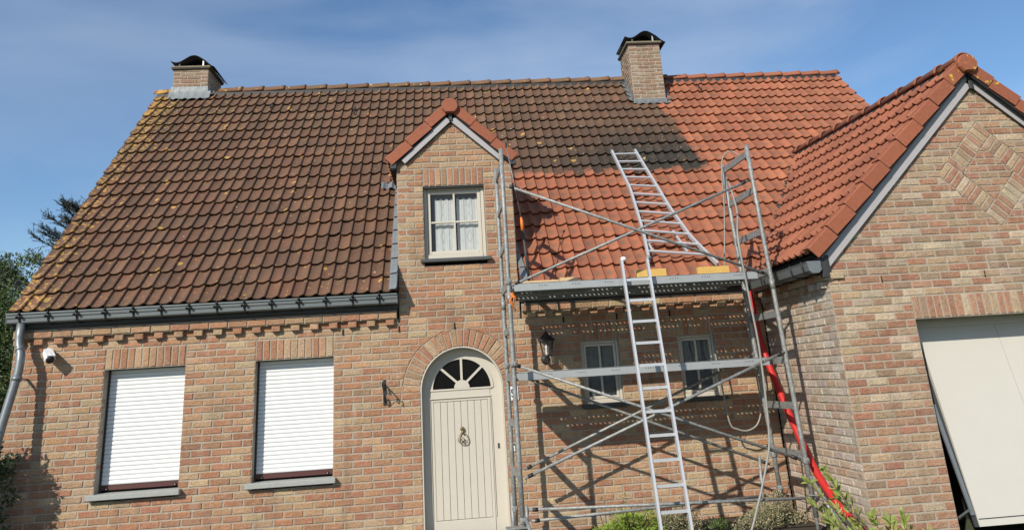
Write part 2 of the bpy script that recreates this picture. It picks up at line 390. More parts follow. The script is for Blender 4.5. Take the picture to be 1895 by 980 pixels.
# ------------------------------------------------------------------ house
H = empty('brick_house', (3.2, 0, 0), None, 'brick house with weathered and cleaned clay tile roof, dormer and projecting garage gable', 'house')
C = .0738; HZ = 2.05; ST = .21; J = .013
PALF = [((.50, .205, .100), 5), ((.48, .200, .105), 4), ((.53, .255, .128), 5), ((.56, .320, .170), 5), ((.60, .390, .220), 4), ((.45, .175, .090), 2), ((.62, .46, .265), 3), ((.42, .26, .14), 2)]
PALW = [((.47, .205, .122), 5), ((.44, .180, .105), 4), ((.51, .275, .165), 5), ((.58, .41, .250), 4), ((.68, .55, .38), 4), ((.47, .325, .195), 3), ((.38, .25, .16), 2)]
PALS = [((.60, .46, .35), 4), ((.66, .54, .42), 4), ((.72, .63, .53), 4), ((.56, .40, .30), 3), ((.50, .32, .22), 2), ((.64, .54, .46), 4)]
PALC = [((.30, .165, .11), 4), ((.31, .22, .145), 4), ((.25, .14, .095), 3), ((.34, .26, .18), 3), ((.20, .15, .10), 3)]
def pick(pal):
    t = random.random()*sum(w for _, w in pal)
    for c, w in pal:
        t -= w
        if t <= 0: break
    k = random.uniform(.80, 1.06); mean = (.50, .30, .175) if pal is not PALS else c
    return tuple(min(.9, (.80*q+.20*m_)*k*random.uniform(.96, 1.04)) for q, m_ in zip(c, mean))
BR = []   # every brick: (verts, faces, colour, wall)
def brick(frame, quad, pal, proud=0., depth=.03, wall=0, jt=None):
    """frame=(O,U,V,N); quad bl,br,tr,tl in wall coordinates"""
    O, U, V_, Nn = frame; jt = J/2 if jt is None else jt
    q = np.array(quad, float); ctr = q.mean(0)
    w = np.linalg.norm(q[1]-q[0]); w2 = np.linalg.norm(q[2]-q[3]); h = np.linalg.norm(q[3]-q[0]); h2 = np.linalg.norm(q[2]-q[1])
    if max(w, w2) < .022 or max(h, h2) < .02: return
    # inset in bilinear space
    def bil(s, t): return (q[0]*(1-s)+q[1]*s)*(1-t)+(q[3]*(1-s)+q[2]*s)*t
    W_ = max(w, w2); H_ = max(h, h2); si = min(.45, jt/W_); ti = min(.45, jt/H_)
    nx = 6 if W_ > .13 else (4 if W_ > .07 else 3); nz = 6 if H_ > .13 else (4 if H_ > .07 else 3)
    if H_ < .1: nz = 4
    es = min(.2, .006/W_); et = min(.2, .006/H_)
    ss = [si, si+es]+[si+es+(1-2*si-2*es)*k/(nx-3) for k in range(1, nx-3)]+[1-si-es, 1-si]
    ts = [ti, ti+et]+[ti+et+(1-2*ti-2*et)*k/(nz-3) for k in range(1, nz-3)]+[1-ti-et, 1-ti]
    nx = len(ss); nz = len(ts)
    tilt = random.uniform(-.0015, .0015); tl2 = random.uniform(-.0015, .0015); base = proud+random.uniform(-.001, .002)
    V = []
    for b_, t in enumerate(ts):
        for a_, s in enumerate(ss):
            p = bil(s, t); e = (a_ in (0, nx-1)) or (b_ in (0, nz-1))
            z = base+tilt*(s-.5)*2+tl2*(t-.5)*2+(-.006+random.uniform(-.0015, .001) if e else random.uniform(-.0016, .0016))
            if e: p = p+np.array([random.uniform(-1, 1), random.uniform(-1, 1)])*.0012
            V.append(O+U*p[0]+V_*p[1]+Nn*z)
    F = [(b_*nx+a_, b_*nx+a_+1, (b_+1)*nx+a_+1, (b_+1)*nx+a_) for b_ in range(nz-1) for a_ in range(nx-1)]
    ring = [a_ for a_ in range(nx)]+[b_*nx+nx-1 for b_ in range(1, nz)]+[(nz-1)*nx+a_ for a_ in range(nx-2, -1, -1)]+[b_*nx for b_ in range(nz-2, 0, -1)]
    m = len(V); n = len(ring)
    for i in ring:
        V.append(V[i]-Nn*(depth+proud))
    F += [(ring[(k+1) % n], ring[k], m+k, m+(k+1) % n) for k in range(n)]
    BR.append((np.array(V), F, pick(pal) if isinstance(pal, list) else pal, wall))
MORT = MB()
def mort(frame, quad, depth=.14, rec=.007):
    O, U, V_, Nn = frame; V = []
    for d in (-rec, -rec-depth):
        for p in quad: V.append(O+U*p[0]+V_*p[1]+Nn*d)
    MORT.add(V, [(0, 1, 2, 3), (7, 6, 5, 4), (1, 0, 4, 5), (2, 1, 5, 6), (3, 2, 6, 7), (0, 3, 7, 4)])
def rows(frame, z0, z1, free, pal, phase=0., wall=0, row0=0, proud=0., hard=None, depth=.03, jambs=True):
    """free(z)-> list of (a,b,hardA,hardB)"""
    k = row0; z = z0
    while z < z1-.01:
        zt = min(z+C, z1); zm = (z+zt)/2
        lo = free(z+.003); mi = free(zm); hi = free(zt-.003)
        if len(lo) != len(mi): lo = mi
        if len(hi) != len(mi): hi = mi
        for (a, b, ha, hb), l_, h_ in zip(mi, lo, hi):
            al, bl = l_[:2]; ah, bh = h_[:2]
            if max(bl-al, bh-ah) < .02: continue
            if bl < al: bl = al
            if bh < ah: bh = ah
            mort(frame, ((al+.003, z), (bl-.003, z), (bh-.003, zt), (ah+.003, zt)))
            n = b-a
            if ha and hb:
                m = max(1, round((b-a)/(ST/2))); hw = (b-a)/m; xs = [a]; x = a
                first = hw if k % 2 == 0 else 2*hw
                x = a+first; 
                while x < b-.5*hw: xs.append(x); x += 2*hw
                xs.append(b)
            else:
                off = phase+(k % 2)*ST/2
                if ha: off = a+(0 if k % 2 else ST/2)
                elif hb: off = b-(0 if k % 2 else ST/2)
                s0 = math.floor((min(a, al, ah)-off)/ST); xs = []
                x = off+s0*ST
                while x < max(b, bl, bh): xs.append(x); x += ST
                xs.append(x)
                xs = [min(a, al, ah)]+[q for q in xs if min(a, al, ah)+.035 < q < max(b, bl, bh)-.035]+[max(b, bl, bh)]
            for i in range(len(xs)-1):
                x0, x1 = xs[i], xs[i+1]
                j0 = random.uniform(-.002, .002)
                A0 = max(x0, al); B0 = min(x1, bl); A1 = max(x0, ah); B1 = min(x1, bh)
                if i == 0: A0, A1 = al, ah
                if i == len(xs)-2: B0, B1 = bl, bh
                if B0 < A0: m_ = (A0+B0)/2; A0 = B0 = min(max(m_, al), bl)
                if B1 < A1: m_ = (A1+B1)/2; A1 = B1 = min(max(m_, ah), bh)
                if max(B0-A0, B1-A1) < .02: continue
                brick(frame, ((A0, z), (B0, z), (B1, zt), (A1, zt)), pal, proud, depth, wall)
        z += C; k += 1
def soldiers(frame, x0, x1, z0, n, pal, h=.2214, wall=0, depth=.09):
    mort(frame, ((x0, z0), (x1, z0), (x1, z0+h), (x0, z0+h)))
    for i in range(n): brick(frame, ((x0+(x1-x0)*i/n, z0), (x0+(x1-x0)*(i+1)/n, z0), (x0+(x1-x0)*(i+1)/n, z0+h), (x0+(x1-x0)*i/n, z0+h)), pal, .001, depth, wall)
A = np.array
FF = (A([0., 0, 0]), A([1., 0, 0]), A([0., 0, 1]), A([0., -1, 0]))          # facade, y=0
FW = (A([0., -1.674, 0]), A([1., 0, 0]), A([0., 0, 1]), A([0., -1, 0]))     # wing gable
FS = (A([7.48, 0, 0]), A([0., -1, 0]), A([0., 0, 1]), A([-1., 0, 0]))       # wing side wall, u=-y
XL, XR = -.98, 7.475
W1 = (0., .85); W2 = (1.605, 2.455); W3 = (5.262, 5.704); W4 = (6.405, 6.845)
DX0, DX1 = 3.415, 4.34; DC = (DX0+DX1)/2; DR = (DX1-DX0)/2; DS = 1.612; RO = DR+.197
Z0 = HZ-27*C     # lowest course
SILL1 = HZ-17*C; SILL3 = HZ-9.35*C
def cut(iv, a, b, h=True):
    o = []
    for (p, q, hp, hq) in iv:
        if b <= p or a >= q: o.append((p, q, hp, hq)); continue
        if a > p: o.append((p, a, hp, h))
        if b < q: o.append((b, q, h, hq))
    return o
def free_f(z):
    iv = [(XL, XR, True, True)]
    for w in (W1, W2):
        if SILL1-.055 < z < HZ: iv = cut(iv, *w)
        elif HZ <= z < HZ+3*C-.001: iv = cut(iv, *w)
    for w in (W3, W4):
        if SILL3-.04 < z < HZ+3*C-.001: iv = cut(iv, *w)
    if z < DS: iv = cut(iv, DX0, DX1)
    elif z < DS+RO:
        hw = math.sqrt(max(RO*RO-(z-DS)**2, 0)); hw = max(hw, .02)
        if z < DS+.55: iv = cut(iv, DC-hw, DC+hw, False)
        else: iv = cut(iv, DC-hw, DC+hw, False)
    return iv
# the course beside the springing: arch blocks start at DS
rows(FF, Z0, HZ+4*C, free_f, PALF, 3.19, 0)
for w, n in ((W1, 11), (W2, 11), (W3, 6), (W4, 6)): soldiers(FF, w[0], w[1], HZ, n, PALF)
# arch
na = 25
for i in range(na):
    a0 = math.pi*(1-i/na); a1 = math.pi*(1-(i+1)/na)
    def P(r, a): return (DC+r*math.cos(a), DS+r*math.sin(a))
    q = (P(DR, a0), P(DR, a1), P(RO, a1), P(RO, a0)); mort(FF, q); brick(FF, q, PALF, .002, .09)
# dentils, corbel course, bay
def free_eave(z): return [(XL, 3.19, True, True), (4.60, XR, True, True)]
rows(FF, HZ+4*C, HZ+5*C, free_eave, PALF, 3.19, 0, 4)
BAY0, BAY1 = 3.19, 4.585
RZ, RX, RS = 4.94, 3.865, .94
def free_bay(z):
    lim = (RZ-z)/RS
    a = max(BAY0, RX-lim); b = min(BAY1, RX+lim)
    iv = [(a, b, lim > .9 and a == BAY0, lim > .9 and b == BAY1)]
    if HZ+13.4*C < z < HZ+29*C-.001: iv = cut(iv, 3.505, 4.235)
    return [q for q in iv if q[1]-q[0] > .01] or [(RX-.01, RX+.01, False, False)]
rows(FF, HZ+4*C, RZ-.02, free_bay, PALF, 3.19, 0, 4)
soldiers(FF, 3.505, 4.235, HZ+26*C, 10, PALF)
DN = MB()
def dentils(frame, u0, u1, n):
    O, U, V_, Nn = frame; st = (u1-u0)/n
    for i in range(n):
        x = u0+st*(i+.28); brick(frame, ((x, HZ+4*C), (x+.107, HZ+4*C), (x+.107, HZ+5*C), (x, HZ+5*C)), PAL_, .052, 0.02)
        if False: pass
def corbel(frame, u0, u1, n, pal):
    st = (u1-u0)/n; O, U, V_, Nn = frame
    fr = (O+Nn*.052, U, V_, Nn)
    mort(fr, ((u0+.004, HZ+5*C), (u1-.004, HZ+5*C), (u1-.004, HZ+6*C+.02), (u0+.004, HZ+6*C+.02)), .08)
    for i in range(n): brick(frame, ((u0+st*i, HZ+5*C), (u0+st*(i+1), HZ+5*C), (u0+st*(i+1), HZ+6*C), (u0+st*i, HZ+6*C)), pal, .058, .02)
PAL_ = PALF
dentils(FF, XL-.05, 3.19, 20); corbel(FF, XL, 3.175, 20, PALF)
dentils(FF, 4.6, XR, 14); corbel(FF, 4.6, XR, 14, PALF)
# quoin end of the main wall at the left corner (thin return)
FL = (A([XL, 0, 0]), A([0., 1, 0]), A([0., 0, 1]), A([-1., 0, 0]))
rows(FL, Z0, HZ+6*C, lambda z: [(0, 1.2, True, True)], PALF, 0, 0)
# dormer cheeks
rows((A([4.585, 0, 0]), A([0., 1, 0]), A([0., 0, 1]), A([1., 0, 0])), HZ+6*C, 4.24, lambda z: [(.0, max((z-2.64)/1.13-.05, .06), False, False)], PALF, 0, 0)
rows((A([3.19, 0, 0]), A([0., -1, 0]), A([0., 0, 1]), A([-1., 0, 0])), HZ+6*C, 4.24, lambda z: [(-max((z-2.64)/1.13-.05, .06), 0., False, False)], PALF, 0, 0)
# ---- wing gable
GZ0 = 2.0-27*C; GH = 2.0
GX0, GX1 = 7.48, 11.38; GA = 9.43; GAZ = 4.50
OX0, OX1 = 8.289, 10.571
DCX, DCZ, DH = 9.415, 3.43, .560
def free_g(z):
    lim = (GAZ-z)/1.015
    a = max(GX0, GA-lim); b = min(GX1, GA+lim)
    iv = [(a, b, a == GX0, b == GX1)]
    if z < GH+3*C-.001: iv = cut(iv, OX0, OX1)
    d = DH-abs(z-DCZ)
    if d > 0: iv = cut(iv, DCX-d, DCX+d, False)
    return [q for q in iv if q[1]-q[0] > .005] or [(GA-.01, GA+.01, False, False)]
rows(FW, GZ0, GAZ-.03, free_g, PALW, GX0, 1, depth=.03)
soldiers(FW, OX0, OX1, GH, 31, PALW, wall=1)
def diam(quad):
    k = 1/math.sqrt(2); q = [(DCX+(a-b)*k, DCZ+(a+b)*k) for a, b in quad]
    mort(FW, q); brick(FW, q, PALW, .001, .03, 1)
hs = DH/math.sqrt(2); wi = hs-.195
def band(a0, a1, b0, b1, n, along):
    for i in range(n):
        s0, s1 = i/n, (i+1)/n
        if along == 'a': x0 = a0+(a1-a0)*s0; x1 = a0+(a1-a0)*s1; diam(((x0, b0), (x1, b0), (x1, b1), (x0, b1)))
        else: y0 = b0+(b1-b0)*s0; y1 = b0+(b1-b0)*s1; diam(((a0, y0), (a1, y0), (a1, y1), (a0, y1)))
band(-hs, wi, -hs, -wi, 8, 'a'); band(wi, hs, -hs, wi, 8, 'b'); band(-wi, hs, wi, hs, 8, 'a'); band(-hs, -wi, -wi, hs, 8, 'b')
wd = wi*math.sqrt(2)
rows(FW, DCZ-wd+.003, DCZ+wd, lambda z: [(DCX-max(wd-abs(z-DCZ), .004), DCX+max(wd-abs(z-DCZ), .004), False, False)], PALW, DCX, 1)
# ---- wing side wall
rows(FS, GZ0, HZ+4*C, lambda z: [(0, 1.668, False, True)], PALS, 0, 2)
rows(FS, HZ+4*C, HZ+5*C, lambda z: [(0, 1.668, False, True)], PALS, 0, 2, 4)
PAL_ = PALS; dentils(FS, 0.05, 1.66, 8); corbel(FS, 0.05, 1.70, 8, PALW)
brick(FW, ((GX0-.055, HZ+5*C), (GX0+.16, HZ+5*C), (GX0+.16, HZ+6*C), (GX0-.055, HZ+6*C)), (.60, .46, .28), .03, .05, 1)
# garage pier reveals and window reveals are covered by deep mortar; brick ends line them
def reveal(x, y0, y1, z0, z1, side, pal):
    fr = (A([x, y0, 0]), A([0., 1., 0]), A([0., 0, 1]), A([side, 0, 0]))
    z = z0; k = 0
    while z < z1-.02:
        zt = min(z+C, z1)
        brick(fr, ((.012, z), (y1-y0, z), (y1-y0, zt), (.012, zt)), pal, -.004, .01, 3); z += C; k += 1
reveal(OX0, -1.674, -1.54, GZ0, GH, 1, PALW)
for w in (W1, W2): reveal(w[0], 0, .13, SILL1, HZ, 1, PALF)
# ---- chimneys
def chimney(x0, x1, y0, y1, z0, z1, left, right):
    P0 = (A([0., y0, 0]), A([1., 0, 0]), A([0., 0, 1]), A([0., -1, 0]))
    n = round((z1-z0)/C); 
    rows(P0, z1-n*C, z1, lambda z: [(x0, x1, True, True)], PALC, 0, 4)
    if left: rows((A([x0, 0, 0]), A([0., -1, 0]), A([0., 0, 1]), A([-1., 0, 0])), z1-n*C, z1, lambda z: [(-y1, -y0, True, True)], PALC, 0, 4, 1)
    if right: rows((A([x1, 0, 0]), A([0., 1, 0]), A([0., 0, 1]), A([1., 0, 0])), z1-n*C, z1, lambda z: [(y0, y1, True, True)], PALC, 0, 4, 1)
C_save = C
CH1 = (-.703, -.131, 3.159, 3.867); CH2 = (6.967, 7.513, 2.714, 3.36)
C = .0663
chimney(*CH1, 6.61, 7.007, True, True)
chimney(*CH2, 5.90, 7.048, True, True)
C = C_save
# ---- materialise bricks: the 300 that show largest as objects, the rest joined
walls = {0: empty('wall', (3.2, 0, 0), H), 1: empty('wall', (9.4, -1.674, 0), H), 2: empty('wall', (7.48, -.8, 0), H)}
def parea(V):
    x, y = [], []
    for p in V[::3]:
        a, b = px(p); x.append(a); y.append(b)
    x0, x1, y0, y1 = min(x), max(x), min(y), max(y)
    cx, cy = (x0+x1)/2, (y0+y1)/2
    if not (0 < cx < 1895 and 0 < cy < 980): return 0
    return (x1-x0)*(y1-y0)
order = sorted(range(len(BR)), key=lambda i: -parea(BR[i][0]) if BR[i][3] in (0, 1, 2) else 0)
big = set(order[:298])
rest = MB()
for i, (V, F, col, w) in enumerate(BR):
    if i in big:
        m = MB(); m.add(V, F); o = obj('brick', m, 'brick', walls[w]); o.color = (*col, 1)
    else: rest.add(V, F, col)
obj('brickwork', rest, 'brick', H, kind='stuff')
obj('mortar', MORT, 'mortar', H, kind='stuff')
# black weep slots
for k in (-1, 0, 1, 3, 4, 5):
    sl = MB(); sl.box((3.19+.63*k-.008, -.006, HZ+3*C+.004), (3.19+.63*k+.010, .03, HZ+4*C-.004)); obj('weep_hole', sl, 'dark', H)
for x in (8.02, 9.1):
    sl = MB(); sl.box((x, -1.68, 2.37), (x+.008, -1.65, 2.43)); obj('weep_hole', sl, 'dark', H)
# ---- inner shell so no light leaks in
sh = MB()
sh.box((XL+.02, .14, 0), (3.36, .2, 2.5)) if False else None
def shell(a, b): sh.box(a, b)
shell((XL+.1, 6.6, 0), (11.3, 6.7, 2.6)); shell((XL+.02, 1.1, 0), (XL+.1, 6.4, 2.6)); shell((11.3, -1.5, 0), (11.4, 6.4, 2.6))
sh.prism([(0.1, 2.6), (6.5, 2.6), (3.29, 6.3)], 0, XL+.02, XL+.1); sh.prism([(0.1, 2.6), (6.5, 2.6), (3.29, 6.3)], 0, 10.6, 10.66)
shell((GX0+.1, -1.5, 0), (GX0+.14, .2, 2.5))
shell((-.2, .32, .6), (2.7, .36, 2.3)); shell((3.2, .9, 0), (4.6, .95, 2.4)); shell((5.0, .9, 1.0), (7.2, .95, 2.4))
shell((3.2, .5, 2.7), (4.58, .55, 4.3)); shell((3.205, .14, 2.5), (3.24, 1.6, 4.25)); shell((4.53, .14, 2.5), (4.575, 1.6, 4.25))
shell((XL+.05, .12, 2.34), (7.4, 6.4, 2.40))
obj('light_blocking_shell', sh, 'dark', H)
# ---- roofs
EY, EZ, TP = -.18, 2.702, 1.130
SL = math.atan(TP); cs, sn = math.cos(SL), math.sin(SL)
GA_ = .2759; CW = .14266; RIDGE_Y = 3.296; VX0, VX1 = -.985, 10.865
ridge_z = EZ+TP*(RIDGE_Y-EY)
prof = [(0, .010), (.12, .004), (.28, 0), (.46, .002), (.60, .010), (.72, .021), (.83, .032), (.91, .036), (.965, .028), (1.0, .006)]
def tile_pts(rnd=0.):
    """local (u 0..1, v, h): front edge first"""
    V = []; F = []; n = len(prof)
    vs = [(-.004, -.0165), (-.010, -.004), (-.004, .002), (.03, .003), (1.06, -.017)]
    for v, dh in vs:
        for u, h in prof:
            k = .018*(1-max(v, 0))
            V.append((u, v-(.02 if v < .05 else 0)*h/.03*.5, h+k+dh))
    for i in range(len(vs)-1):
        for j in range(n-1): F.append((i*n+j, i*n+j+1, (i+1)*n+j+1, (i+1)*n+j))
    # right side skirt
    m = len(V)
    for i in range(1, len(vs)): V.append((1.0, vs[i][0], V[i*n+n-1][2]-.022))
    for i in range(1, len(vs)-1): F.append((i*n+n-1, m+i-1, m+i, (i+1)*n+n-1))
    return V, F
TV, TF = tile_pts()
prof_m = list(prof); prof[:] = [(0, .006), (.07, 0), (.40, 0), (.46, .006), (.52, .001), (.66, .003), (.78, .024), (.86, .029), (.93, .025), (1.0, .003)]
TVW, TFW = tile_pts(); prof[:] = prof_m
tm = MB(); tm.add([(u*CW, v*GA_, h) for u, v, h in TV], TF)
tmesh = meshof('tile', tm, 'tile', (0, 0, 0), True)
for p_ in tmesh.polygons: p_.use_smooth = True
roof = empty('roof', (3.2, RIDGE_Y, 2.6), H)
WX0 = 7.325; WZ0 = 2.681; WZR = 4.665; WXR = 9.39; WYF = -1.76
# wing roof: eave line and (slightly skewed) ridge line
def wing_pt(u, v):
    """u 0..1 front->back, v 0..1 eave->ridge"""
    e = A([WX0, WYF+u*3.6, WZ0]); r0 = A([WXR, WYF, WZR]); r1 = A([9.03, 1.68, WZR]); r = r0+(r1-r0)*u*3.6/3.44
    return e+(r-e)*v
def wing_z(x, y):
    u = (y-WYF)/3.6; xr = WXR-.36*u*3.6/3.44
    return WZ0+(WZR-WZ0)*(x-WX0)/(xr-WX0) if x < xr else WZ0+(WZR-WZ0)*(2*xr-WX0-x)/(xr-WX0)
def main_z(y): return EZ+TP*(y-EY)
cand = []
def tval(P, dx=.14, dy=.2):
    a = px(P); b = px(P+A([dx, 0, 0])); c = px(P+A([0, cs*.27, sn*.27]))
    if not (-10 < a[0] < 1900 and 0 < a[1] < 985): return 0
    return abs((b[0]-a[0])*(c[1]-a[1])-(b[1]-a[1])*(c[0]-a[0]))
nrow = 19
for r in range(nrow):
    for c in range(83):
        x = -.971+CW*c; y = EY+cs*GA_*r; z = main_z(y)
        xm, ym = x+CW/2, y+cs*GA_*.5; zm = main_z(ym)
        if c in range(29, 39):
            zd = 4.90-.94*abs(xm-3.865)
            if zm < zd+.03: continue
        if x > 7.3 and x < 11.3:
            y2 = ym+.2
            if y2 < 1.55 and main_z(y2) < wing_z(x, y2)-.02 and main_z(y2) < 4.65 : continue
        cx, cy = xm, ym
        if (CH1[0] < xm < CH1[1] and ym > CH1[2]) or (CH2[0]+.05 < xm < CH2[1]-.05 and ym > CH2[2]+.1): continue
        shade = random.uniform(.80, 1.16) if random.random() > .06 else random.uniform(1.15, 1.35); hue = random.uniform(.94, 1.05)
        cand.append((tval(A([x, y, z])), 'm', (x, y, z), (shade, shade*hue, shade*hue), r, c))
nu = 24; nv = 10
for i in range(nu):
    for j in range(nv):
        u0, u1 = i*CW/3.6, (i+1)*CW/3.6; v0, v1 = j/nv, (j+1)/nv
        P = wing_pt(u0, v0)
        if u0 < .075 and False: continue
        Pm = wing_pt(u1, (v0+v1)/2); Pf = wing_pt(u0, v1)
        if Pm[2] < main_z(Pm[1]-.12): continue
        s_ = random.uniform(.82, 1.14)
        a = px(P); b = px(wing_pt(u1, v0)); c = px(wing_pt(u0, v1))
        cand.append((abs((b[0]-a[0])*(c[1]-a[1])-(b[1]-a[1])*(c[0]-a[0])), 'w', (u0, u1, v0, v1), (s_, s_*.98, s_*.98), j, i))
def wing_tile(u0, u1, v0, v1):
    V = []; nrm = A([-(WZR-WZ0), 0, (WXR-WX0)]); nrm /= np.linalg.norm(nrm)
    for u, v, h in TVW:
        # rolls: the wing is seen from its eave; keep the roll on the far (back) side
        p = wing_pt(u0+(u1-u0)*(1-u), v0+(v1-v0)*v); V.append(p+nrm*(h*1.25))
    return V, [tuple(reversed(f)) for f in TF]
cand.sort(key=lambda t: -t[0])
rm, rw = MB(), MB()
Rm = Matrix.Rotation(SL, 4, 'X')
for n, (v_, kind, pr, col, r, c) in enumerate(cand):
    jit = (random.uniform(-.003, .003), random.uniform(-.007, .007), random.uniform(-.03, .03))
    if random.random() < .03: jit = (jit[0], jit[1]-.015, jit[2]*2)
    if n < 299:
        if kind == 'm':
            o = bpy.data.objects.new('tile', tmesh); COL.objects.link(o); o.location = (pr[0]+jit[0], pr[1]+jit[1]*cs, pr[2]+jit[1]*sn)
            o.rotation_euler = (SL, 0, jit[2]*.4); o.color = (*col, 1); attach(o, roof)
        else:
            V, F = wing_tile(*pr); m = MB(); m.add(V, F); o = obj('tile', m, 'wingtile', roof, True); o.color = (*col, 1)
    else:
        if kind == 'm':
            V = [(pr[0]+jit[0]+u*CW, pr[1]+cs*(v*GA_+jit[1])-sn*h, pr[2]+sn*(v*GA_+jit[1])+cs*h) for u, v, h in TV]; rm.add(V, TF, col)
        else: V, F = wing_tile(*pr); rw.add(V, F, col)
obj('roof_tiles', rm, 'tile', roof, True, kind='stuff')
if rw.v: obj('roof_tiles', rw, 'wingtile', roof, True, kind='stuff')
# boarding under the tiles, back slope
rb = MB()
def slab(pts, t=.05):
    n = Vector(np.cross(A(pts[1])-A(pts[0]), A(pts[2])-A(pts[0]))).normalized(); n = -n if n.z < 0 else n; V = [Vector(p) for p in pts]+[Vector(p)-n*t for p in pts]
    m = len(pts); rb.add(V, [tuple(range(m)), tuple(range(2*m-1, m-1, -1))]+[(i, i+m, (i+1) % m+m, (i+1) % m) for i in range(m)])
o_ = .03
slab([(VX0, EY+.05, main_z(EY+.05)-o_), (3.17, EY+.05, main_z(EY+.05)-o_), (3.17, RIDGE_Y, ridge_z-o_), (VX0, RIDGE_Y, ridge_z-o_)])
slab([(4.60, EY+.05, main_z(EY+.05)-o_), (7.45, EY+.05, main_z(EY+.05)-o_), (9.2, 1.6, main_z(1.6)-o_), (VX1-.02, 1.6, main_z(1.6)-o_), (VX1-.02, RIDGE_Y, ridge_z-o_), (4.60, RIDGE_Y, ridge_z-o_)])
slab([(3.17, 1.25, main_z(1.25)-o_), (4.60, 1.25, main_z(1.25)-o_), (4.60, RIDGE_Y, ridge_z-o_), (3.17, RIDGE_Y, ridge_z-o_)])
slab([(VX0, RIDGE_Y, ridge_z-o_), (VX1-.02, RIDGE_Y, ridge_z-o_), (VX1-.02, 6.8, 2.6), (VX0, 6.8, 2.6)])
we0 = wing_pt(.02, 0)+A([.04, 0, -.02]); we1 = wing_pt(.50, 0)+A([.04, 0, -.02]); wr0 = wing_pt(.02, 1)+A([0, 0, -.02]); wr1 = wing_pt(.98, 1)+A([0, 0, -.02])
slab([tuple(we0), tuple(wr0), tuple(wr1), tuple(we1)][::-1]); 
slab([(WXR, WYF+.06, 4.62), (11.5, WYF+.06, 2.55), (11.5, 1.0, 2.55), (9.03, 1.6, 4.62)][::-1])
obj('roof_boarding', rb, 'dark', roof, recalc=True)
# ridge tiles (overlapping half rounds)
def halfround(p, q, r0, r1, drop=.02, n=9, thick=.014):
    p = Vector(p); q = Vector(q); t = (q-p).normalized(); side = t.cross(Vector((0, 0, 1))).normalized(); upv = side.cross(t)
    V = []
    for e, r in ((p, r0), (p+(q-p)*.12, r0), (p+(q-p)*.14, r0*.93), (q, r1)):
        for rr in (r, r-thick):
            for k in range(n+1):
                a = math.pi*(k/n); V.append(e+side*(math.cos(a)*rr)+upv*(math.sin(a)*rr*.95-drop))
    m = n+1; F = []
    for i in range(3):
        for k in range(n):
            a = i*2*m+k; b = (i+1)*2*m+k
            F.append((a, a+1, b+1, b)); F.append((a+m+1, a+m, b+m, b+m+1))
        F.append((i*2*m, (i+1)*2*m, (i+1)*2*m+m, i*2*m+m)); F.append((i*2*m+n, i*2*m+m+n, (i+1)*2*m+m+n, (i+1)*2*m+n))
    for i in (0, 3):
        for k in range(n): F.append((i*2*m+k, i*2*m+m+k, i*2*m+m+k+1, i*2*m+k+1))
    return V, F
x = VX0-.02; k = 0
while x < VX1:
    x2 = min(x+.349, VX1+.02)
    if not (CH1[0]-.03 < x+.17 < CH1[1]+.0 or CH2[0]-.05 < x+.2 < CH2[1]):
        V, F = halfround((x2+.03, RIDGE_Y, ridge_z-.020), (x, RIDGE_Y, ridge_z-.035), .122, .108)
        m = MB(); m.add(V, F); o = obj('ridge_tile', m, 'tile', roof, True, recalc=True); s_ = random.uniform(.85, 1.1); o.color = (s_*1.3, s_*1.25, s_*1.1, 1) if x < 7.2 else (s_*.9, s_*.9, s_*.9, 1)
    x = x2; k += 1
for i in range(11):
    a = wing_pt(i/11*.98-.005, 1); b = wing_pt((i+1)/11*.98+.006, 1)
    V, F = halfround(a+A([0, 0, .0]), b+A([0, 0, -.015]), .115, .10)
    m = MB(); m.add(V, F); o = obj('ridge_tile', m, 'verge' if i == 0 else 'wingtile', roof, True, recalc=True)
# dark mortar bedding beneath the ridges
bd = MB(); bd.box((VX0+.04, RIDGE_Y-.11, ridge_z-.12), (VX1-.03, RIDGE_Y+.11, ridge_z-.06))
a = wing_pt(.01, 1); b = wing_pt(.97, 1); bd.beam(a+A([0, 0, -.065]), b+A([0, 0, -.065]), .18, .05)
obj('ridge_bedding', bd, 'fascia', roof)
# verge tiles on gables: L-shaped caps with a flat front face
def verge(p, q, inward, y, face, top, name='verge_tile', mat='verge', thick=.015, back=.16):
    """p (lower) -> q (upper) in x,z along the outer rake; inward=+1 when the gable lies to the right"""
    p = A(p); q = A(q); t = (q-p)/np.linalg.norm(q-p); nn = A([t[1], -t[0]])*(1 if inward > 0 else -1)   # towards the wall
    if nn[1] > 0: nn = -nn
    V = []
    def P3(a, yy, off=0): return (a[0]+nn[0]*off, yy, a[1]+nn[1]*off)
    e0 = p; e1 = q
    lift = .020
    for e, l in ((e0, lift), (e1, 0)):
        V += [P3(e, y+.008, -l), P3(e, y, -l+.008), P3(e, y, face-l), P3(e, y+thick, face-l), P3(e, y+thick, thick-l), P3(e, y+back, thick-l), P3(e, y+back, -l)]
    F = [(i, (i+1) % 7, (i+1) % 7+7, i+7) for i in range(7)]+[tuple(range(6, -1, -1)), tuple(range(7, 14))]
    m = MB(); m.add(V, F); return obj(name, m, mat, roof, recalc=True)
def rake(x0, z0, x1, z1, n, inward, y, face, y_step=.006, **k):
    for i in range(n):
        a = (x0+(x1-x0)*i/n, z0+(z1-z0)*i/n); b = (x0+(x1-x0)*(i+.972)/n, z0+(z1-z0)*(i+.972)/n)
        o = verge(a, b, inward, y-.004*(i % 2), face, 0, **k)
        s_ = random.uniform(.92, 1.08); o.color = (s_, s_, s_, 1)
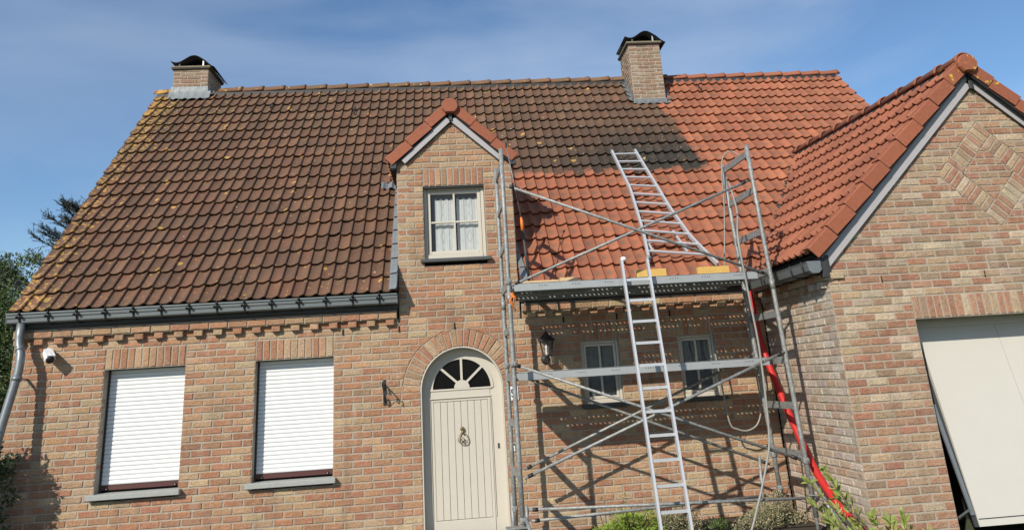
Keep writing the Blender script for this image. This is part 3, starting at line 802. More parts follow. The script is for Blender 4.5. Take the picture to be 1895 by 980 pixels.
def rake_back(p, q, y, off0, off1):
    p = A(p); q = A(q); d = (q-p)/np.linalg.norm(q-p); nn = A([d[1], -d[0]]); nn = nn if nn[1] < 0 else -nn
    V = [(e[0]+nn[0]*o, yy, e[1]+nn[1]*o) for yy in (y, y+.02) for e, o in ((p, off0), (q, off0), (q, off1), (p, off1))]
    m = MB(); m.add(V, [(0, 1, 2, 3), (7, 6, 5, 4), (0, 4, 5, 1), (1, 5, 6, 2), (2, 6, 7, 3), (3, 7, 4, 0)]); obj('verge_joint_shade', m, 'dark', roof, recalc=True)  # near-black strip added behind the verge tiles, painting the shade in their gaps
rake_back((3.09, 4.315), (3.80, 4.99), -.055, .01, .125); rake_back((4.64, 4.315), (3.93, 4.99), -.055, .01, .125)
rake_back((7.31, 2.72), (9.33, 4.655), WYF-.012, .01, .140); rake_back((11.54, 2.59), (9.42, 4.655), WYF-.012, .01, .140)
rake(3.071, 4.308, 3.80, 5.005, 3, 1, -.075, .122, back=.08)
rake(4.660, 4.308, 3.93, 5.005, 3, -1, -.075, .122, back=.08)
rake(7.289, 2.711, 9.33, 4.668, 9, 1, WYF-.026, .135, back=.14)
rake(11.56, 2.58, 9.42, 4.668, 9, -1, WYF-.026, .135)
# ridge end caps (faceted)
def endcap(cx, cz, r, y, depth, mat='verge'):
    prof_ = [(cx+r*math.cos(R(a)), cz+r*math.sin(R(a))) for a in (-125, -55, -20, 5, 40, 65, 90, 115, 140, 175, 200)]
    m = MB(); k = len(prof_)
    inn = [(cx+(a-cx)*.88, cz+(b-cz)*.88) for a, b in prof_]
    V = [(a, y, b) for a, b in inn]+[(a, y+.02, b) for a, b in prof_]+[(a, y+depth, b) for a, b in prof_]
    F = [tuple(range(k))]+[(i, (i+1) % k, (i+1) % k+k, i+k) for i in range(k)]+[(i+k, (i+1) % k+k, (i+1) % k+2*k, i+2*k) for i in range(k)]+[tuple(range(2*k, 3*k))]
    m.add(V, F); return obj('ridge_end_tile', m, mat, roof, recalc=True)
endcap(3.865, 4.955, .106, -.125, .36); endcap(9.375, 4.605, .110, -1.84, .24)
# dormer roof slopes, wing right slope (plain courses seen from above only)
def course_slope(p0, p1, q0, q1, n, mat, parent):
    """courses of joined tiles between eave line p0-p1 and ridge line q0-q1"""
    m = MB(); p0, p1, q0, q1 = map(A, (p0, p1, q0, q1)); L_ = np.linalg.norm(p1-p0); nc = max(1, round(L_/CW))
    nr = np.cross(p1-p0, q0-p0); nr = nr/np.linalg.norm(nr)
    if nr[2] < 0: nr = -nr
    for r in range(n):
        for c in range(nc):
            V = []
            for u, v, h in TV:
                s = (c+u)/nc; t = (r+v)/n; V.append((p0+(p1-p0)*s)*(1-t)+(q0+(q1-q0)*s)*t+nr*h)
            m.add(V, TF)
    obj('roof_tiles', m, mat, parent, True, kind='stuff', recalc=False)
course_slope((3.10, 1.1, 4.28), (3.10, -.06, 4.28), (3.865, 1.85, 4.97), (3.865, -.06, 4.97), 3, 'wingtile', roof)
course_slope((4.63, -.06, 4.28), (4.63, 1.1, 4.28), (3.865, -.06, 4.97), (3.865, 1.85, 4.97), 3, 'wingtile', roof)
course_slope((11.48, -1.74, 2.64), (11.48, 1.2, 2.64), (WXR, -1.74, 4.65), (9.03, 1.6, 4.65), 10, 'wingtile', roof)
db = MB(); db.prism([(3.12, 4.20), (4.61, 4.20), (3.865, 4.86)], 1, .05, 1.7); obj('dormer_boarding', db, 'dark', roof)
# bargeboards
bb = MB()
def board(p, q, y, t, w, off):
    p = A(p); q = A(q); d = (q-p)/np.linalg.norm(q-p); nn = A([d[1], -d[0]]); nn = nn if nn[1] < 0 else -nn
    V = []
    for yy in (y, y+t):
        for e, o in ((p, off), (q, off), (q, off+w), (p, off+w)): V.append((e[0]+nn[0]*o, yy, e[1]+nn[1]*o))
    m = MB(); m.add(V, [(0, 1, 2, 3), (7, 6, 5, 4), (0, 4, 5, 1), (1, 5, 6, 2), (2, 6, 7, 3), (3, 7, 4, 0)]); return m
for (p, q, y, w) in (((3.186, 4.372), (3.838, 4.975), -.045, .088), ((4.555, 4.372), (3.892, 4.975), -.045, .088), ((7.413, 2.604), (9.404, 4.504), -1.712, .104), ((11.44, 2.604), (9.452, 4.504), -1.712, .104)):
    obj('bargeboard', board(p, q, y, .035, w, .075 if y > -1 else .0), 'barge', roof, recalc=True)
    obj('bargeboard_trim', board(p, q, y+.010, .03, w+.032, .05 if y > -1 else -.03), 'fascia', roof, recalc=True)
m = MB(); m.bbox((3.845, -.065, 4.78), (3.888, -.01, 4.885)); obj('apex_block', m, 'fascia', roof)
m = MB(); m.bbox((9.405, -1.735, 4.35), (9.452, -1.68, 4.53)); obj('apex_block', m, 'fascia', roof)
m = MB(); m.bbox((7.405, -1.735, 2.44), (7.475, -1.68, 2.61)); m.bbox((7.43, -1.742, 2.46), (7.442, -1.73, 2.57)); obj('barge_end_block', m, 'fascia', roof)
for xx in (3.12, 4.57):
    m = MB(); m.bbox((xx, -.06, 4.19), (xx+.075, -.005, 4.26)); obj('barge_end_block', m, 'fascia', roof)
# ---- lead and zinc flashings
m = MB()
for r in range(8):
    y = EY+cs*GA_*r; z = main_z(y)
    V = []
    for v in (-.05, 1.0):
        h = .050 if v < 0 else .030
        for u, hh in ((3.095, 0), (3.105, .012), (3.14, .016), (3.175, .018), (3.188, .05), (3.188, -.03)):
            V.append((u, y+cs*v*GA_-sn*(h+hh), z+sn*v*GA_+cs*(h+hh)))
    m.add(V, [(i, i+1, i+7, i+6) for i in range(5)])
obj('side_flashing', m, 'lead', roof, True)
m = MB()
for i in range(10):
    x0, x1 = 2.90+i*.029, 2.90+(i+1)*.029; yy = EY+cs*GA_*7.6
    z = main_z(yy); h0 = .05+.02*math.sin(i*1.7); h1 = .05+.02*math.sin((i+1)*1.7)
    m.add([(x0, yy-sn*h0-.04, z+cs*h0-.045), (x1, yy-sn*h1-.04, z+cs*h1-.045), (x1, yy-sn*h1+.06, z+cs*h1+.06), (x0, yy-sn*h0+.06, z+cs*h0+.06)], [(0, 1, 2, 3)])
obj('flashing_apron', m, 'lead', roof, True)
m = MB()   # triangular lead piece right of the bay
for r in range(3):
    y = EY+cs*GA_*r; z = main_z(y)
    m.add([(4.60, y-sn*.045, z+cs*.045), (4.70-.03*r, y-sn*.05, z+cs*.05), (4.67-.03*r, y+cs*GA_-sn*.035, z+sn*GA_+cs*.035), (4.60, y+cs*GA_-sn*.035, z+sn*GA_+cs*.035)], [(0, 1, 2, 3)])
obj('side_flashing', m, 'lead', roof)
m = MB()   # valley gutter
P0 = A([7.42, -.27, 2.60]); P1 = A([9.03, 1.52, 4.60])
for i in range(14):
    a = P0+(P1-P0)*i/14; b = P0+(P1-P0)*(i+1)/14; w = .05+.012*math.sin(i*2.1)
    m.add([a+A([-w, .02, .045]), a+A([w, -.03, .075]), b+A([w, -.03, .075]), b+A([-w, .02, .045]), a+A([0, 0, .02]), b+A([0, 0, .02])], [(0, 4, 5, 3), (4, 1, 2, 5)])
obj('valley_gutter', m, 'lead', roof)
for i in range(34):
    m = MB(); t = (i+random.uniform(-.3, .3))/34; a = P0+(P1-P0)*t; s_ = random.uniform(.0, .018)
    m.bbox(a+A([-.06-s_, .0, .03]), a+A([-.03, .06, .060+s_*.5]), .006)
    obj('cut_tile_shard', m, 'fascia', roof)
# chimney dressings
def dress(ch, ztop, zb, name, flare=False):
    x0, x1, y0, y1 = ch
    c = empty('chimney', ((x0+x1)/2, y0, zb), H)
    m = MB(); m.bbox((x0-.035, y0-.04, ztop), (x1+.035, y1+.04, ztop+.035), .008); obj('coping_slab', m, 'moss', c)
    m = MB(); m.bbox((x0-.025, y0-.03, ztop-.015), (x1+.025, y1+.03, ztop), .004); obj('slab_underside', m, 'fascia', c)
    # S-curved cowl on four posts
    m = MB(); n = 26; V = []; xa, xb = x0-.05, x1+.10
    for i in range(n+1):
        t = i/n; x = xa+(xb-xa)*t
        z = ztop+.155+.062*math.sin((t*1.28-.42)*2*math.pi)*(1.0) - (.24*max(0, t-.78)**1.3*3.2)
        for y in (y0-.04, y1+.04): V += [(x, y, z), (x, y, z+.008)]
    F = []
    for i in range(n):
        a = i*4; b = a+4
        F += [(a+1, b+1, b+3, a+3), (a, a+2, b+2, b), (a, b, b+1, a+1), (a+2, a+3, b+3, b+2)]
    F += [(0, 1, 3, 2), (n*4, n*4+2, n*4+3, n*4+1)]
    m.add(V, F); obj('cowl', m, 'cowl', c, True, recalc=True)
    for x in (x0+.085, x1-.10):
        for y in (y0+.02, y1-.05):
            q = (x-xa)/(xb-xa); zt = ztop+.155+.062*math.sin((q*1.28-.42)*2*math.pi)
            m = MB(); m.bbox((x-.012, y-.006, ztop+.03), (x+.012, y+.006, zt), .003); obj('cowl_post', m, 'alu', c)
    m = MB()   # upstand + apron
    m.bbox((x0-.012, y0-.016, zb-.03), (x1+.012, y0-.004, zb+.085), .003)
    m.bbox((x0-.018, y0-.026, zb+.075), (x1+.018, y0-.016, zb+.09), .003) if False else None
    obj('upstand', m, 'lead', c)
    m = MB(); n = 14
    V = []
    for i in range(n+1):
        x = x0-.04+(x1-x0+.10)*i/n; w = .014*math.sin(i*2.4)
        yb = (zb-EZ)/TP+EY
        V += [(x, y0-.018, zb-.005), (x, y0-.018-.075*cs-w*.3, main_z(y0-.018-.075*cs)+.060+w), (x, y0-.018-.10*cs, main_z(y0-.018-.10*cs)+.054+w)]
    m.add(V, [(i*3+a, i*3+a+1, i*3+a+4, i*3+a+3) for i in range(n) for a in (0, 1)]); obj('apron', m, 'lead', c, True)
    for sgn, xx in ((-1, x0), (1, x1)):
        for i in range(7):
            y = y0+i*.11
            if y+.11 > min(y1, RIDGE_Y): break
            za, zb_ = main_z(y), main_z(y+.11)
            m = MB(); t = .004
            m.add([(xx+sgn*.004, y, za+.02), (xx+sgn*.004, y+.11, zb_+.02), (xx+sgn*.004, y+.11, zb_+.15), (xx+sgn*.004, y, za+.15),
                   (xx+sgn*.09, y-.02, za+.055), (xx+sgn*.09, y+.095, zb_+.03)], [(0, 1, 2, 3), (0, 4, 5, 1)])
            obj('step_flashing', m, 'lead', c)
dress(CH1, 7.007, 6.592, 'a'); dress(CH2, 7.048, 5.955, 'b')
# little roof hooks near the ridge
for (x, z) in ((1.0, 6.1), (8.2, 6.25), (2.35, 5.9)):
    y = (z-EZ)/TP+EY; m = MB(); m.tube([(x, y+.1, z+.17), (x, y-.03, z+.05), (x+.01, y-.07, z-.02), (x+.01, y-.10, z+.03)], .008, 6); obj('ladder_hook', m, 'black', roof, True)
# ---- gutters
def gutter(x0, x1, brs, drop=True):
    g_ = empty('gutter', ((x0+x1)/2, -.3, 2.6), H)
    pr = [(a+.13, b) for a, b in [(-.165, 2.695), (-.165, 2.60), (-.19, 2.578), (-.285, 2.578), (-.300, 2.592), (-.302, 2.630), (-.312, 2.640), (-.314, 2.672), (-.326, 2.676), (-.326, 2.692), (-.308, 2.692),
          (-.306, 2.680), (-.305, 2.642), (-.293, 2.632), (-.292, 2.598), (-.281, 2.586), (-.192, 2.586), (-.173, 2.604), (-.173, 2.695)]]
    m = MB(); m.prism(pr, 0, x0, x1); obj('channel', m, 'gutter', g_, recalc=True)
    for xe in (x0, x1):
        m = MB(); m.prism([(-.036, 2.69), (-.036, 2.58), (-.17, 2.58), (-.185, 2.69)], 0, xe-.004, xe+.004); obj('stop_end', m, 'gutter', g_)
    for bx in brs:
        m = MB()
        m.tube([(bx, -.195, 2.71), (bx, -.205, 2.695), (bx, -.188, 2.665), (bx, -.184, 2.60), (bx, -.14, 2.570), (bx, -.06, 2.565)], .0065, 6)
        for dx_, dz_ in ((-.022, -.005), (.022, -.005), (0, .028)): m.lathe((bx+dx_, -.205, 2.650+dz_), [(.004, -.004), (.015, 0), (.015, .012), (.004, .018)], 8, 'y')
        obj('bracket', m, 'black', g_, True)
    return g_
gutter(-1.0, 3.185, [-.86+.296*k for k in range(14)])
gutter(4.60, 7.36, [4.8+.296*k for k in range(8)])
for x0, x1 in ((-.99, 3.185), (4.60, 7.42)):
    m = MB(); m.prism([(-.064, HZ+6*C+.03), (-.078, 2.54), (-.080, 2.575), (-.034, 2.58), (-.033, 2.66), (-.0, 2.66), (0, HZ+6*C+.03)], 0, x0, x1); obj('fascia', m, 'fascia', H, recalc=True)
    m = MB(); m.bbox((x0+.03, -.060, HZ+6*C+.001), (x1-.01, .0, HZ+6*C+.029), .004); obj('wall_plate', m, plain('grey_mortar_band', (.13, .11, .09), .9), H)
# wing gutter running towards the viewer
wg = empty('gutter', (7.3, -.9, 2.55), H)
gx = 7.385
pr = [(gx, 2.60), (gx, 2.515), (gx-.03, 2.485), (gx-.10, 2.485), (gx-.125, 2.51), (gx-.135, 2.58), (gx-.145, 2.60), (gx-.128, 2.60), (gx-.118, 2.515), (gx-.098, 2.493), (gx-.03, 2.493), (gx-.008, 2.518), (gx-.008, 2.60)]
m = MB(); m.prism(pr, 1, -1.76, -.25); obj('channel', m, 'gutter', wg, recalc=True)
m = MB(); m.prism([(gx, 2.60), (gx, 2.515), (gx-.03, 2.485), (gx-.10, 2.485), (gx-.125, 2.51), (gx-.14, 2.60)], 1, -1.768, -1.758); obj('stop_end', m, 'zinc', wg, recalc=True)
for y in (-1.66, -1.40, -1.05, -.7):
    m = MB(); m.tube([(gx-.15, y, 2.61), (gx-.14, y, 2.55), (gx-.125, y, 2.49), (gx-.03, y, 2.475), (gx+.02, y, 2.48)], .009, 6); obj('bracket', m, 'black', wg, True)
m = MB(); m.bbox((7.395, -1.72, 2.50), (7.50, -.0, 2.66), .004); obj('fascia', m, 'fascia', H)
m = MB(); m.bbox((7.41, -1.70, HZ+6*C+.002), (7.47, -.0, 2.51), .004); obj('boarding', m, 'beam', H)
# downpipe (kicks outwards)
m = MB(); m.tube([(-.86, -.13, 2.60), (-.86, -.135, 2.44), (-.845, -.15, 2.36), (-.80, -.18, 2.25), (-.79, -.20, 2.17), (-.79, -.205, 2.07), (-.84, -.30, 1.53), (-.90, -.42, 0.6), (-.93, -.50, .02)], .043, 12)
dp = obj('downpipe', m, 'zinc', H, True)
m = MB(); m.tube([(-.792, -.208, 2.03), (-.797, -.217, 1.98)], .049, 12); m.beam((-.80, -.2, 2.0), (-.80, 0, 2.0), .03, .012); obj('clamp', m, 'zinc', dp, True)
m = MB(); m.tube([(-.835, -.155, 2.33), (-.815, -.168, 2.29)], .046, 12); obj('collar', m, 'zinc', dp, True)
# ---- roller-shutter windows
def shutter_window(w):
    x0, x1 = w
    e = empty('window', ((x0+x1)/2, .05, SILL1), H)
    m = MB(); m.bbox((x0-.055, -.072, SILL1-.052), (x1+.04, .15, SILL1), .005); obj('sill', m, 'stone', e)
    zt = HZ+.02; zb = .868; n = 28; p = (HZ-zb)/27.0
    for i in range(n):
        za = zb+i*p; V = []; pts = [(.1445, 0), (.1385, .10), (.1355, .25), (.1345, .45), (.1348, .68), (.1375, .86), (.142, .96), (.146, 1.0)]
        for xx in (x0+.012, x1-.006):
            for y, t in pts: V.append((xx, y, za+t*p))
        k = len(pts)
        mm = MB(); mm.add(V, [(j, j+1, k+j+1, k+j) for j in range(k-1)]); o = obj('slat', mm, 'shutter', e, True, recalc=False)
    m = MB(); m.bbox((x0+.012, .132, zb-.052), (x1-.006, .158, zb-.003), .004); obj('bottom_rail', m, 'rail', e)
    for xx in (x0+.075, x1-.07):
        m = MB(); m.lathe((xx, .118, zb-.035), [(.006, 0), (.014, .003), (.014, .014)], 10, 'y'); obj('stop_knob', m, 'black', e, True)
        m = MB(); m.lathe((xx, .114, zb-.037), [(.003, 0), (.006, .003), (.006, .006)], 8, 'y'); obj('stop_screw', m, 'white', e, True)
    m = MB(); m.bbox((x0+.002, .118, SILL1), (x0+.016, .165, HZ), .002); m.bbox((x1-.006, .118, SILL1), (x1+.004, .165, HZ), .002); m.bbox((x0, .118, HZ-.008), (x1, .165, HZ+.03), .002)
    obj('guide', m, 'fascia', e)
    m = MB(); m.bbox((x0, .18, SILL1), (x1, .20, HZ), .002); obj('backing', m, 'dark', e)
shutter_window(W1); shutter_window(W2)
# ---- casement windows
def casement(x0, x1, z0, z1, cols, rws, y, curtain_z, fr=.055, sillz=None, dark=False, ssh=.04, over=.05):
    e = empty('window', ((x0+x1)/2, y, z0), H)
    m = MB(); m.bbox((x0-over, -.06, z0-ssh), (x1+over, .10, z0), .005); obj('sill', m, 'darkstone', e)
    m = MB()
    m.bbox((x0, y, z0), (x0+fr*.55, y+.07, z1), .004); m.bbox((x1-fr*.55, y, z0), (x1, y+.07, z1), .004); m.bbox((x0+fr*.55, y+.001, z1-fr*.55), (x1-fr*.55, y+.07, z1), .004)
    m.bbox((x0+fr*.55, y-.012, z0), (x1-fr*.55, y+.07, z0+fr*.9), .006)
    obj('frame', m, 'beige', e)
    a0, a1, b0, b1 = x0+fr*.55, x1-fr*.55, z0+fr*.9, z1-fr*.55; s = fr*.62
    m = MB(); y2 = y+.014
    m.bbox((a0+.003, y2, b0+.002), (a0+s, y2+.045, b1-.002), .005); m.bbox((a1-s, y2, b0+.002), (a1-.003, y2+.045, b1-.002), .005)
    m.bbox((a0+s, y2+.001, b0+.002), (a1-s, y2+.045, b0+s), .005); m.bbox((a0+s, y2+.001, b1-s), (a1-s, y2+.045, b1-.002), .005)
    obj('sash', m, 'beige', e)
    a0 += s; a1 -= s; b0 += s; b1 -= s; bw = .024
    m = MB()
    for i in range(1, cols): xx = a0+(a1-a0)*i/cols; m.bbox((xx-bw/2, y2+.004, b0), (xx+bw/2, y2+.04, b1), .004)
    for j in range(1, rws): zz = b0+(b1-b0)*j/rws; m.bbox((a0, y2+.006, zz-bw/2), (a1, y2+.038, zz+bw/2), .004)
    obj('glazing_bar', m, 'beige', e)
    for i in range(cols):
        for j in range(rws):
            m = MB(); m.box((a0+(a1-a0)*i/cols+.004, y2+.02, b0+(b1-b0)*j/rws+.004), (a0+(a1-a0)*(i+1)/cols-.004, y2+.024, b0+(b1-b0)*(j+1)/rws-.004)); obj('pane', m, 'glass', e)
    # gathered curtain
    for (c0, c1) in curtain_z[1]:
        m = MB(); n = 60; V = []; xa = a0+(a1-a0)*c0; xb = a0+(a1-a0)*c1
        for i in range(n+1):
            t = i/n; xx = xa+(xb-xa)*t; yy = y2+.07+.004*math.sin(t*17)+.0015*math.sin(t*53); V += [(xx, yy, b0-.05), (xx+.004*math.sin(t*31), yy+.01, curtain_z[0]+.012*math.sin(t*23))]
        m.add(V, [(2*i, 2*i+2, 2*i+3, 2*i+1) for i in range(n)]); obj('curtain', m, 'curtain' if z0 > 2.5 else 'netcurtain', e, True)
    m = MB(); m.box((x0+.002, y+.16, z0+.01), (x1-.002, y+.17, z1)); obj('backing', m, 'dark', e)
casement(*W3, SILL3, HZ, 2, 2, .05, (HZ-.03, [(-.02, 1.02)]), .052)
casement(*W4, SILL3, HZ, 2, 2, .05, (HZ-.03, [(-.02, 1.02)]), .052)
casement(3.505, 4.235, HZ+14*C, HZ+26*C, 2, 2, .075, (HZ+24.2*C, [(.08, .50), (.55, 1.02)]), .07)
m = MB(); m.bbox((3.505, .02, HZ+26*C-.022), (4.235, .06, HZ+26*C), .003); obj('lintel_strip', m, 'fascia', H)
FANG = mk_glass('fanlight_glass', (.004, .004, .005), .12, 1.); FANG.node_tree.nodes['Principled BSDF'].inputs['Specular IOR Level'].default_value = .12
# ---- front door
D = empty('door', (DC, .1, .1), H)
def ringprism(cx, cz, r0, r1, y0, y1, a0=0, a1=180, n=28, zb=None):
    V = []; F = []
    for i in range(n+1):
        a = R(a0+(a1-a0)*i/n)
        for r in (r0, r1):
            for y in (y0, y1): V.append((cx+r*math.cos(a), y, cz+r*math.sin(a)))
    for i in range(n):
        a = 4*i; b = a+4; F += [(a, a+2, b+2, b), (a+1, b+1, b+3, a+3), (a, b, b+1, a+1), (a+2, a+3, b+3, b+2)]
    F += [(0, 1, 3, 2), (4*n, 4*n+2, 4*n+3, 4*n+1)]
    return V, F
GR = .347
m = MB(); V, F = ringprism(DC, DS, GR, DR-.004, .105, .17); m.add(V, F)
m.box((DX0+.004, .105, .12), (DX0+.105, .17, DS)); m.box((DX1-.145, .105, .12), (DX1-.004, .17, DS))
obj('frame', m, 'beige', D, recalc=True)
m = MB(); V, F = ringprism(DC, DS, DR-.012, DR, -.0, .135); m.add(V, F); m.box((DX0, .0, .12), (DX0+.012, .135, DS)); m.box((DX1-.012, .0, .12), (DX1, .135, DS)); obj('reveal_lining', m, 'beige', D, recalc=True)
m = MB(); V, F = ringprism(DC, DS, GR-.018, GR+.012, .094, .12); m.add(V, F); obj('fanlight_bead', m, 'beige', D, recalc=True)
m = MB(); m.bbox((DX0+.105, .098, 1.525), (DX1-.145, .165, 1.612), .006); m.bbox((DX0+.10, .088, 1.600), (DX1-.125, .12, 1.622), .005); obj('transom', m, 'beige', D)
for ang in (45, 90, 135):
    m = MB(); a = R(ang); m.beam((DC+.08*math.cos(a), .108, DS+.02+.08*math.sin(a)), (DC+(GR)*math.cos(a), .108, DS+GR*math.sin(a)), .026, .03, (0, 1, 0)); obj('fanlight_bar', m, 'beige', D)
m = MB(); V, F = ringprism(DC, DS+.012, .001, .088, .092, .125, n=14); m.add(V, F); obj('fanlight_hub', m, 'beige', D, recalc=True)
m = MB(); V, F = ringprism(DC, DS, .001, GR, .118, .122); m.add(V, F); obj('fanlight_pane', m, FANG, D, recalc=True)
# leaf: rails, seven grooved boards
lx0, lx1 = 3.522, 4.192
m = MB(); m.bbox((lx0, .100, .12), (lx1, .150, .262), .004); m.bbox((lx0, .104, .262), (lx0+.03, .150, 1.515), .003); m.bbox((lx1-.03, .104, .262), (lx1, .150, 1.515), .003); m.bbox((lx0+.03, .104, 1.485), (lx1-.03, .150, 1.515), .003)
obj('leaf_frame', m, 'beige', D)
m = MB(); m.bbox((lx0-.012, .093, .30), (lx0-.004, .104, 1.52), .002); m.bbox((lx1+.004, .093, .27), (lx1+.012, .104, 1.50), .002); m.bbox((lx0-.01, .090, 1.515), (lx1+.01, .104, 1.530), .003); obj('panel_moulding', m, 'beige', D)
m = MB(); m.box((lx0+.03, .120, .262), (lx1-.03, .125, 1.485)); m.box((lx0-.02, .112, .25), (lx0, .118, 1.53)); m.box((lx1, .112, .25), (lx1+.02, .118, 1.53)); obj('leaf_backing', m, plain('groove_shadow_paint', (.20, .18, .15), .8), D)
bw_ = (lx1-lx0-.06)/8
for i in range(8):
    xa = lx0+.03+bw_*i; m = MB(); m.bbox((xa+.0018, .108, .2665), (xa+bw_-.0018, .125, 1.481), .003); obj('board', m, 'beige', D)
# ring knocker
kn = MB(); kc = (3.865, .10, 1.12)
kn.lathe((kc[0], .106, 1.185), [(.004, -.035), (.018, -.030), (.024, -.018), (.018, -.004), (.026, 0)], 12, 'y')
kn.tube([(kc[0], .085, 1.175), (kc[0], .075, 1.155), (kc[0], .08, 1.14)], .010, 8)
ring = [(kc[0]+.052*math.sin(a)*(1-.25*math.cos(a)), .078+.014*math.cos(a), 1.095+.052*math.cos(a)*1.05) for a in [2*math.pi*i/24 for i in range(25)]]
kn.tube(ring, .006, 6, False)
kn.tube([(kc[0]-.030, .08, 1.06), (kc[0]-.012, .07, 1.085), (kc[0], .072, 1.10), (kc[0]+.012, .07, 1.085), (kc[0]+.030, .08, 1.06)], .006, 6); kn.lathe((kc[0], .072, 1.055), [(.004, -.01), (.013, 0), (.004, .01)], 8, 'y')
obj('door_knocker', kn, 'brass', D, True)
m = MB(); m.bbox((4.252, .095, .958), (4.272, .106, 1.012), .004); obj('lock_plate', m, 'black', D)
KEY = 1
m = MB(); m.lathe((4.262, .092, .985), [(.003, 0), (.006, .002), (.006, .005)], 8, 'y'); obj('keyhole', m, 'brass', D)
for c_ in D.children:
    if not c_.name.startswith('reveal'): c_.location.y += .025
# ---- garage door: up-and-over leaf kicked out at the bottom
Gd = empty('garage_door', (9.4, -1.6, .1), H)
gt = A([0, -1.345, 2.06]); gb = A([0, -1.70, .155]); gdv = (gb-gt)/np.linalg.norm(gb-gt); gn = A([0, gdv[2], -gdv[1]])
if gn[1] > 0: gn = -gn
gl, gr_ = 8.46, 10.45
nb = 2; xs = [gl, 9.30, 9.95, gr_]
for i in range(3):
    m = MB(); V = []
    Lg = np.linalg.norm(gb-gt)
    for d in (0, .035):
        for (x, s) in ((xs[i]+.002, 0), (xs[i+1]-.002, 0), (xs[i+1]-.002, Lg), (xs[i]+.002, Lg)): V.append(A([x, 0, 0])+gt+gdv*s-gn*d)
    m.add(V, [(0, 1, 2, 3), (7, 6, 5, 4), (0, 4, 5, 1), (1, 5, 6, 2), (2, 6, 7, 3), (3, 7, 4, 0)]); obj('door_panel', m, 'garage', Gd, recalc=True)
m = MB()
for s in (Lg-.062,):
    p = gt+gdv*s+gn*.003; m.beam((gl+.01, p[1], p[2]), (gr_, p[1], p[2]), .006, .006)
p = gt+gdv*(Lg-.0)+gn*.0; 
obj('bottom_seam', m, 'fascia', Gd)
m = MB(); a = gt+gdv*.55-gn*.045; b = gt+gdv*Lg-gn*.02
m.beam((gl-.012, a[1], a[2]), (gl-.012, b[1], b[2]), .02, .05, (1, 0, 0)); obj('edge_frame', m, 'fascia', Gd)
m = MB(); m.beam((OX0+.10, -1.50, 1.20), (OX0+.14, -1.68, .25), .018, .035, (1, 0, 0)); obj('lift_arm', m, 'zinc', Gd)
m = MB(); m.beam((OX0+.08, -1.48, .17), (OX0+.14, -1.68, .30), .018, .03, (1, 0, 0)); m.bbox((OX0+.02, -1.50, .1), (OX0+.10, -1.42, 1.99), .004); obj('lift_arm', m, 'zinc', Gd)
m = MB(); m.box((8.3, -.6, 0), (10.56, -.55, 2.1)); m.box((8.2, -1.5, 0), (8.25, -.55, 2.1)); m.box((8.2, -1.38, 2.08), (10.6, -.55, 2.12)); obj('garage_interior', m, 'dark', H)
m = MB(); m.bbox((OX0+.01, -1.39, 1.92), (OX1, -1.35, 2.04), .004); obj('head_frame', m, 'garage', Gd)
# ================================================================== fittings on the wall
# security camera
t = empty('security_camera', (-.62, 0, 2.25), None, 'white bullet security camera mounted on the brick wall near the left corner', 'camera')
m = MB(); m.lathe((-.60, -.002, 2.262), [(.054, 0), (.055, -.022), (.048, -.040), (.038, -.050)], 18, 'y'); obj('mount', m, 'white', t, True, recalc=True)
ax = Vector((.66, -.80, -.52)).normalized(); c0 = Vector((-.598, -.05, 2.262)); 
m = MB(); m.tube([c0, c0+ax*.02, c0+ax*.03, c0+ax*.17, c0+ax*.175], [.032, .040, .046, .050, .046], 14); obj('body', m, 'white', t, True)
m = MB(); m.tube([c0+ax*.171, c0+ax*.180], .042, 14); obj('lens_face', m, 'black', t, True)
m = MB(); m.beam(c0+ax*.02+Vector((0, 0, .048)), c0+ax*.20+Vector((0, 0, .048)), .084, .007); obj('sun_hood', m, 'white', t)
# wall lantern
t = empty('wall_lantern', (4.82, 0, 1.83), None, 'black six-sided coach lantern on the wall right of the door', 'lantern')
lx, ly = 4.84, -.13
m = MB(); m.lathe((lx-.005, 0, 1.868), [(.042, 0), (.042, -.012), (.025, -.022)], 16, 'y'); obj('wall_rose', m, 'black', t, True, recalc=True)
m = MB(); m.tube([(lx-.005, -.01, 1.87), (lx-.004, -.06, 1.845), (lx, -.11, 1.86), (lx, ly, 1.895)], .011, 8); m.lathe((lx, ly, 1.835), [(.004, 0), (.012, .01), (.008, .02), (.016, .032), (.010, .045), (.022, .06)], 12); obj('arm', m, 'black', t, True)
def hexp(r, z): return [(lx+r*math.cos(R(60*i+30)), ly+r*math.sin(R(60*i+30)), z) for i in range(6)]
m = MB()
for a, b in ((0, 1),): 
    pass
lo_, hi_ = hexp(.042, 1.898), hexp(.070, 2.035)
for i in range(6): m.tube([lo_[i], hi_[i]], .0042, 5)
m.add(hexp(.040, 1.89)+hexp(.040, 1.902), [tuple(range(6)), tuple(range(6, 12))]+[(i, (i+1) % 6, (i+1) % 6+6, i+6) for i in range(6)])
obj('cage', m, 'black', t)
m = MB(); A_ = hexp(.088, 2.028)+hexp(.088, 2.038)+hexp(.030, 2.088)+hexp(.026, 2.098)+hexp(.012, 2.105)
F = [tuple(range(6))]
for k in range(4): F += [(k*6+i, k*6+(i+1) % 6, (k+1)*6+(i+1) % 6, (k+1)*6+i) for i in range(6)]
F.append(tuple(range(24, 30))); m.add(A_, F); m.lathe((lx, ly, 2.10), [(.006, 0), (.010, .012), (.003, .032)], 8); obj('roof_cap', m, 'black', t, recalc=True)
m = MB(); m.lathe((lx, ly, 1.905), [(.012, 0), (.018, .03), (.018, .08), (.008, .10)], 10); obj('bulb', m, 'bulb', t, True)
for i in range(6):
    m = MB(); m.add([A(lo_[i])+A([0, 0, .002]), lo_[(i+1) % 6], hi_[(i+1) % 6], hi_[i]], [(0, 1, 2, 3)]); obj('pane', m, 'glass', t)
t.scale = (1.22, 1.22, 1.22)
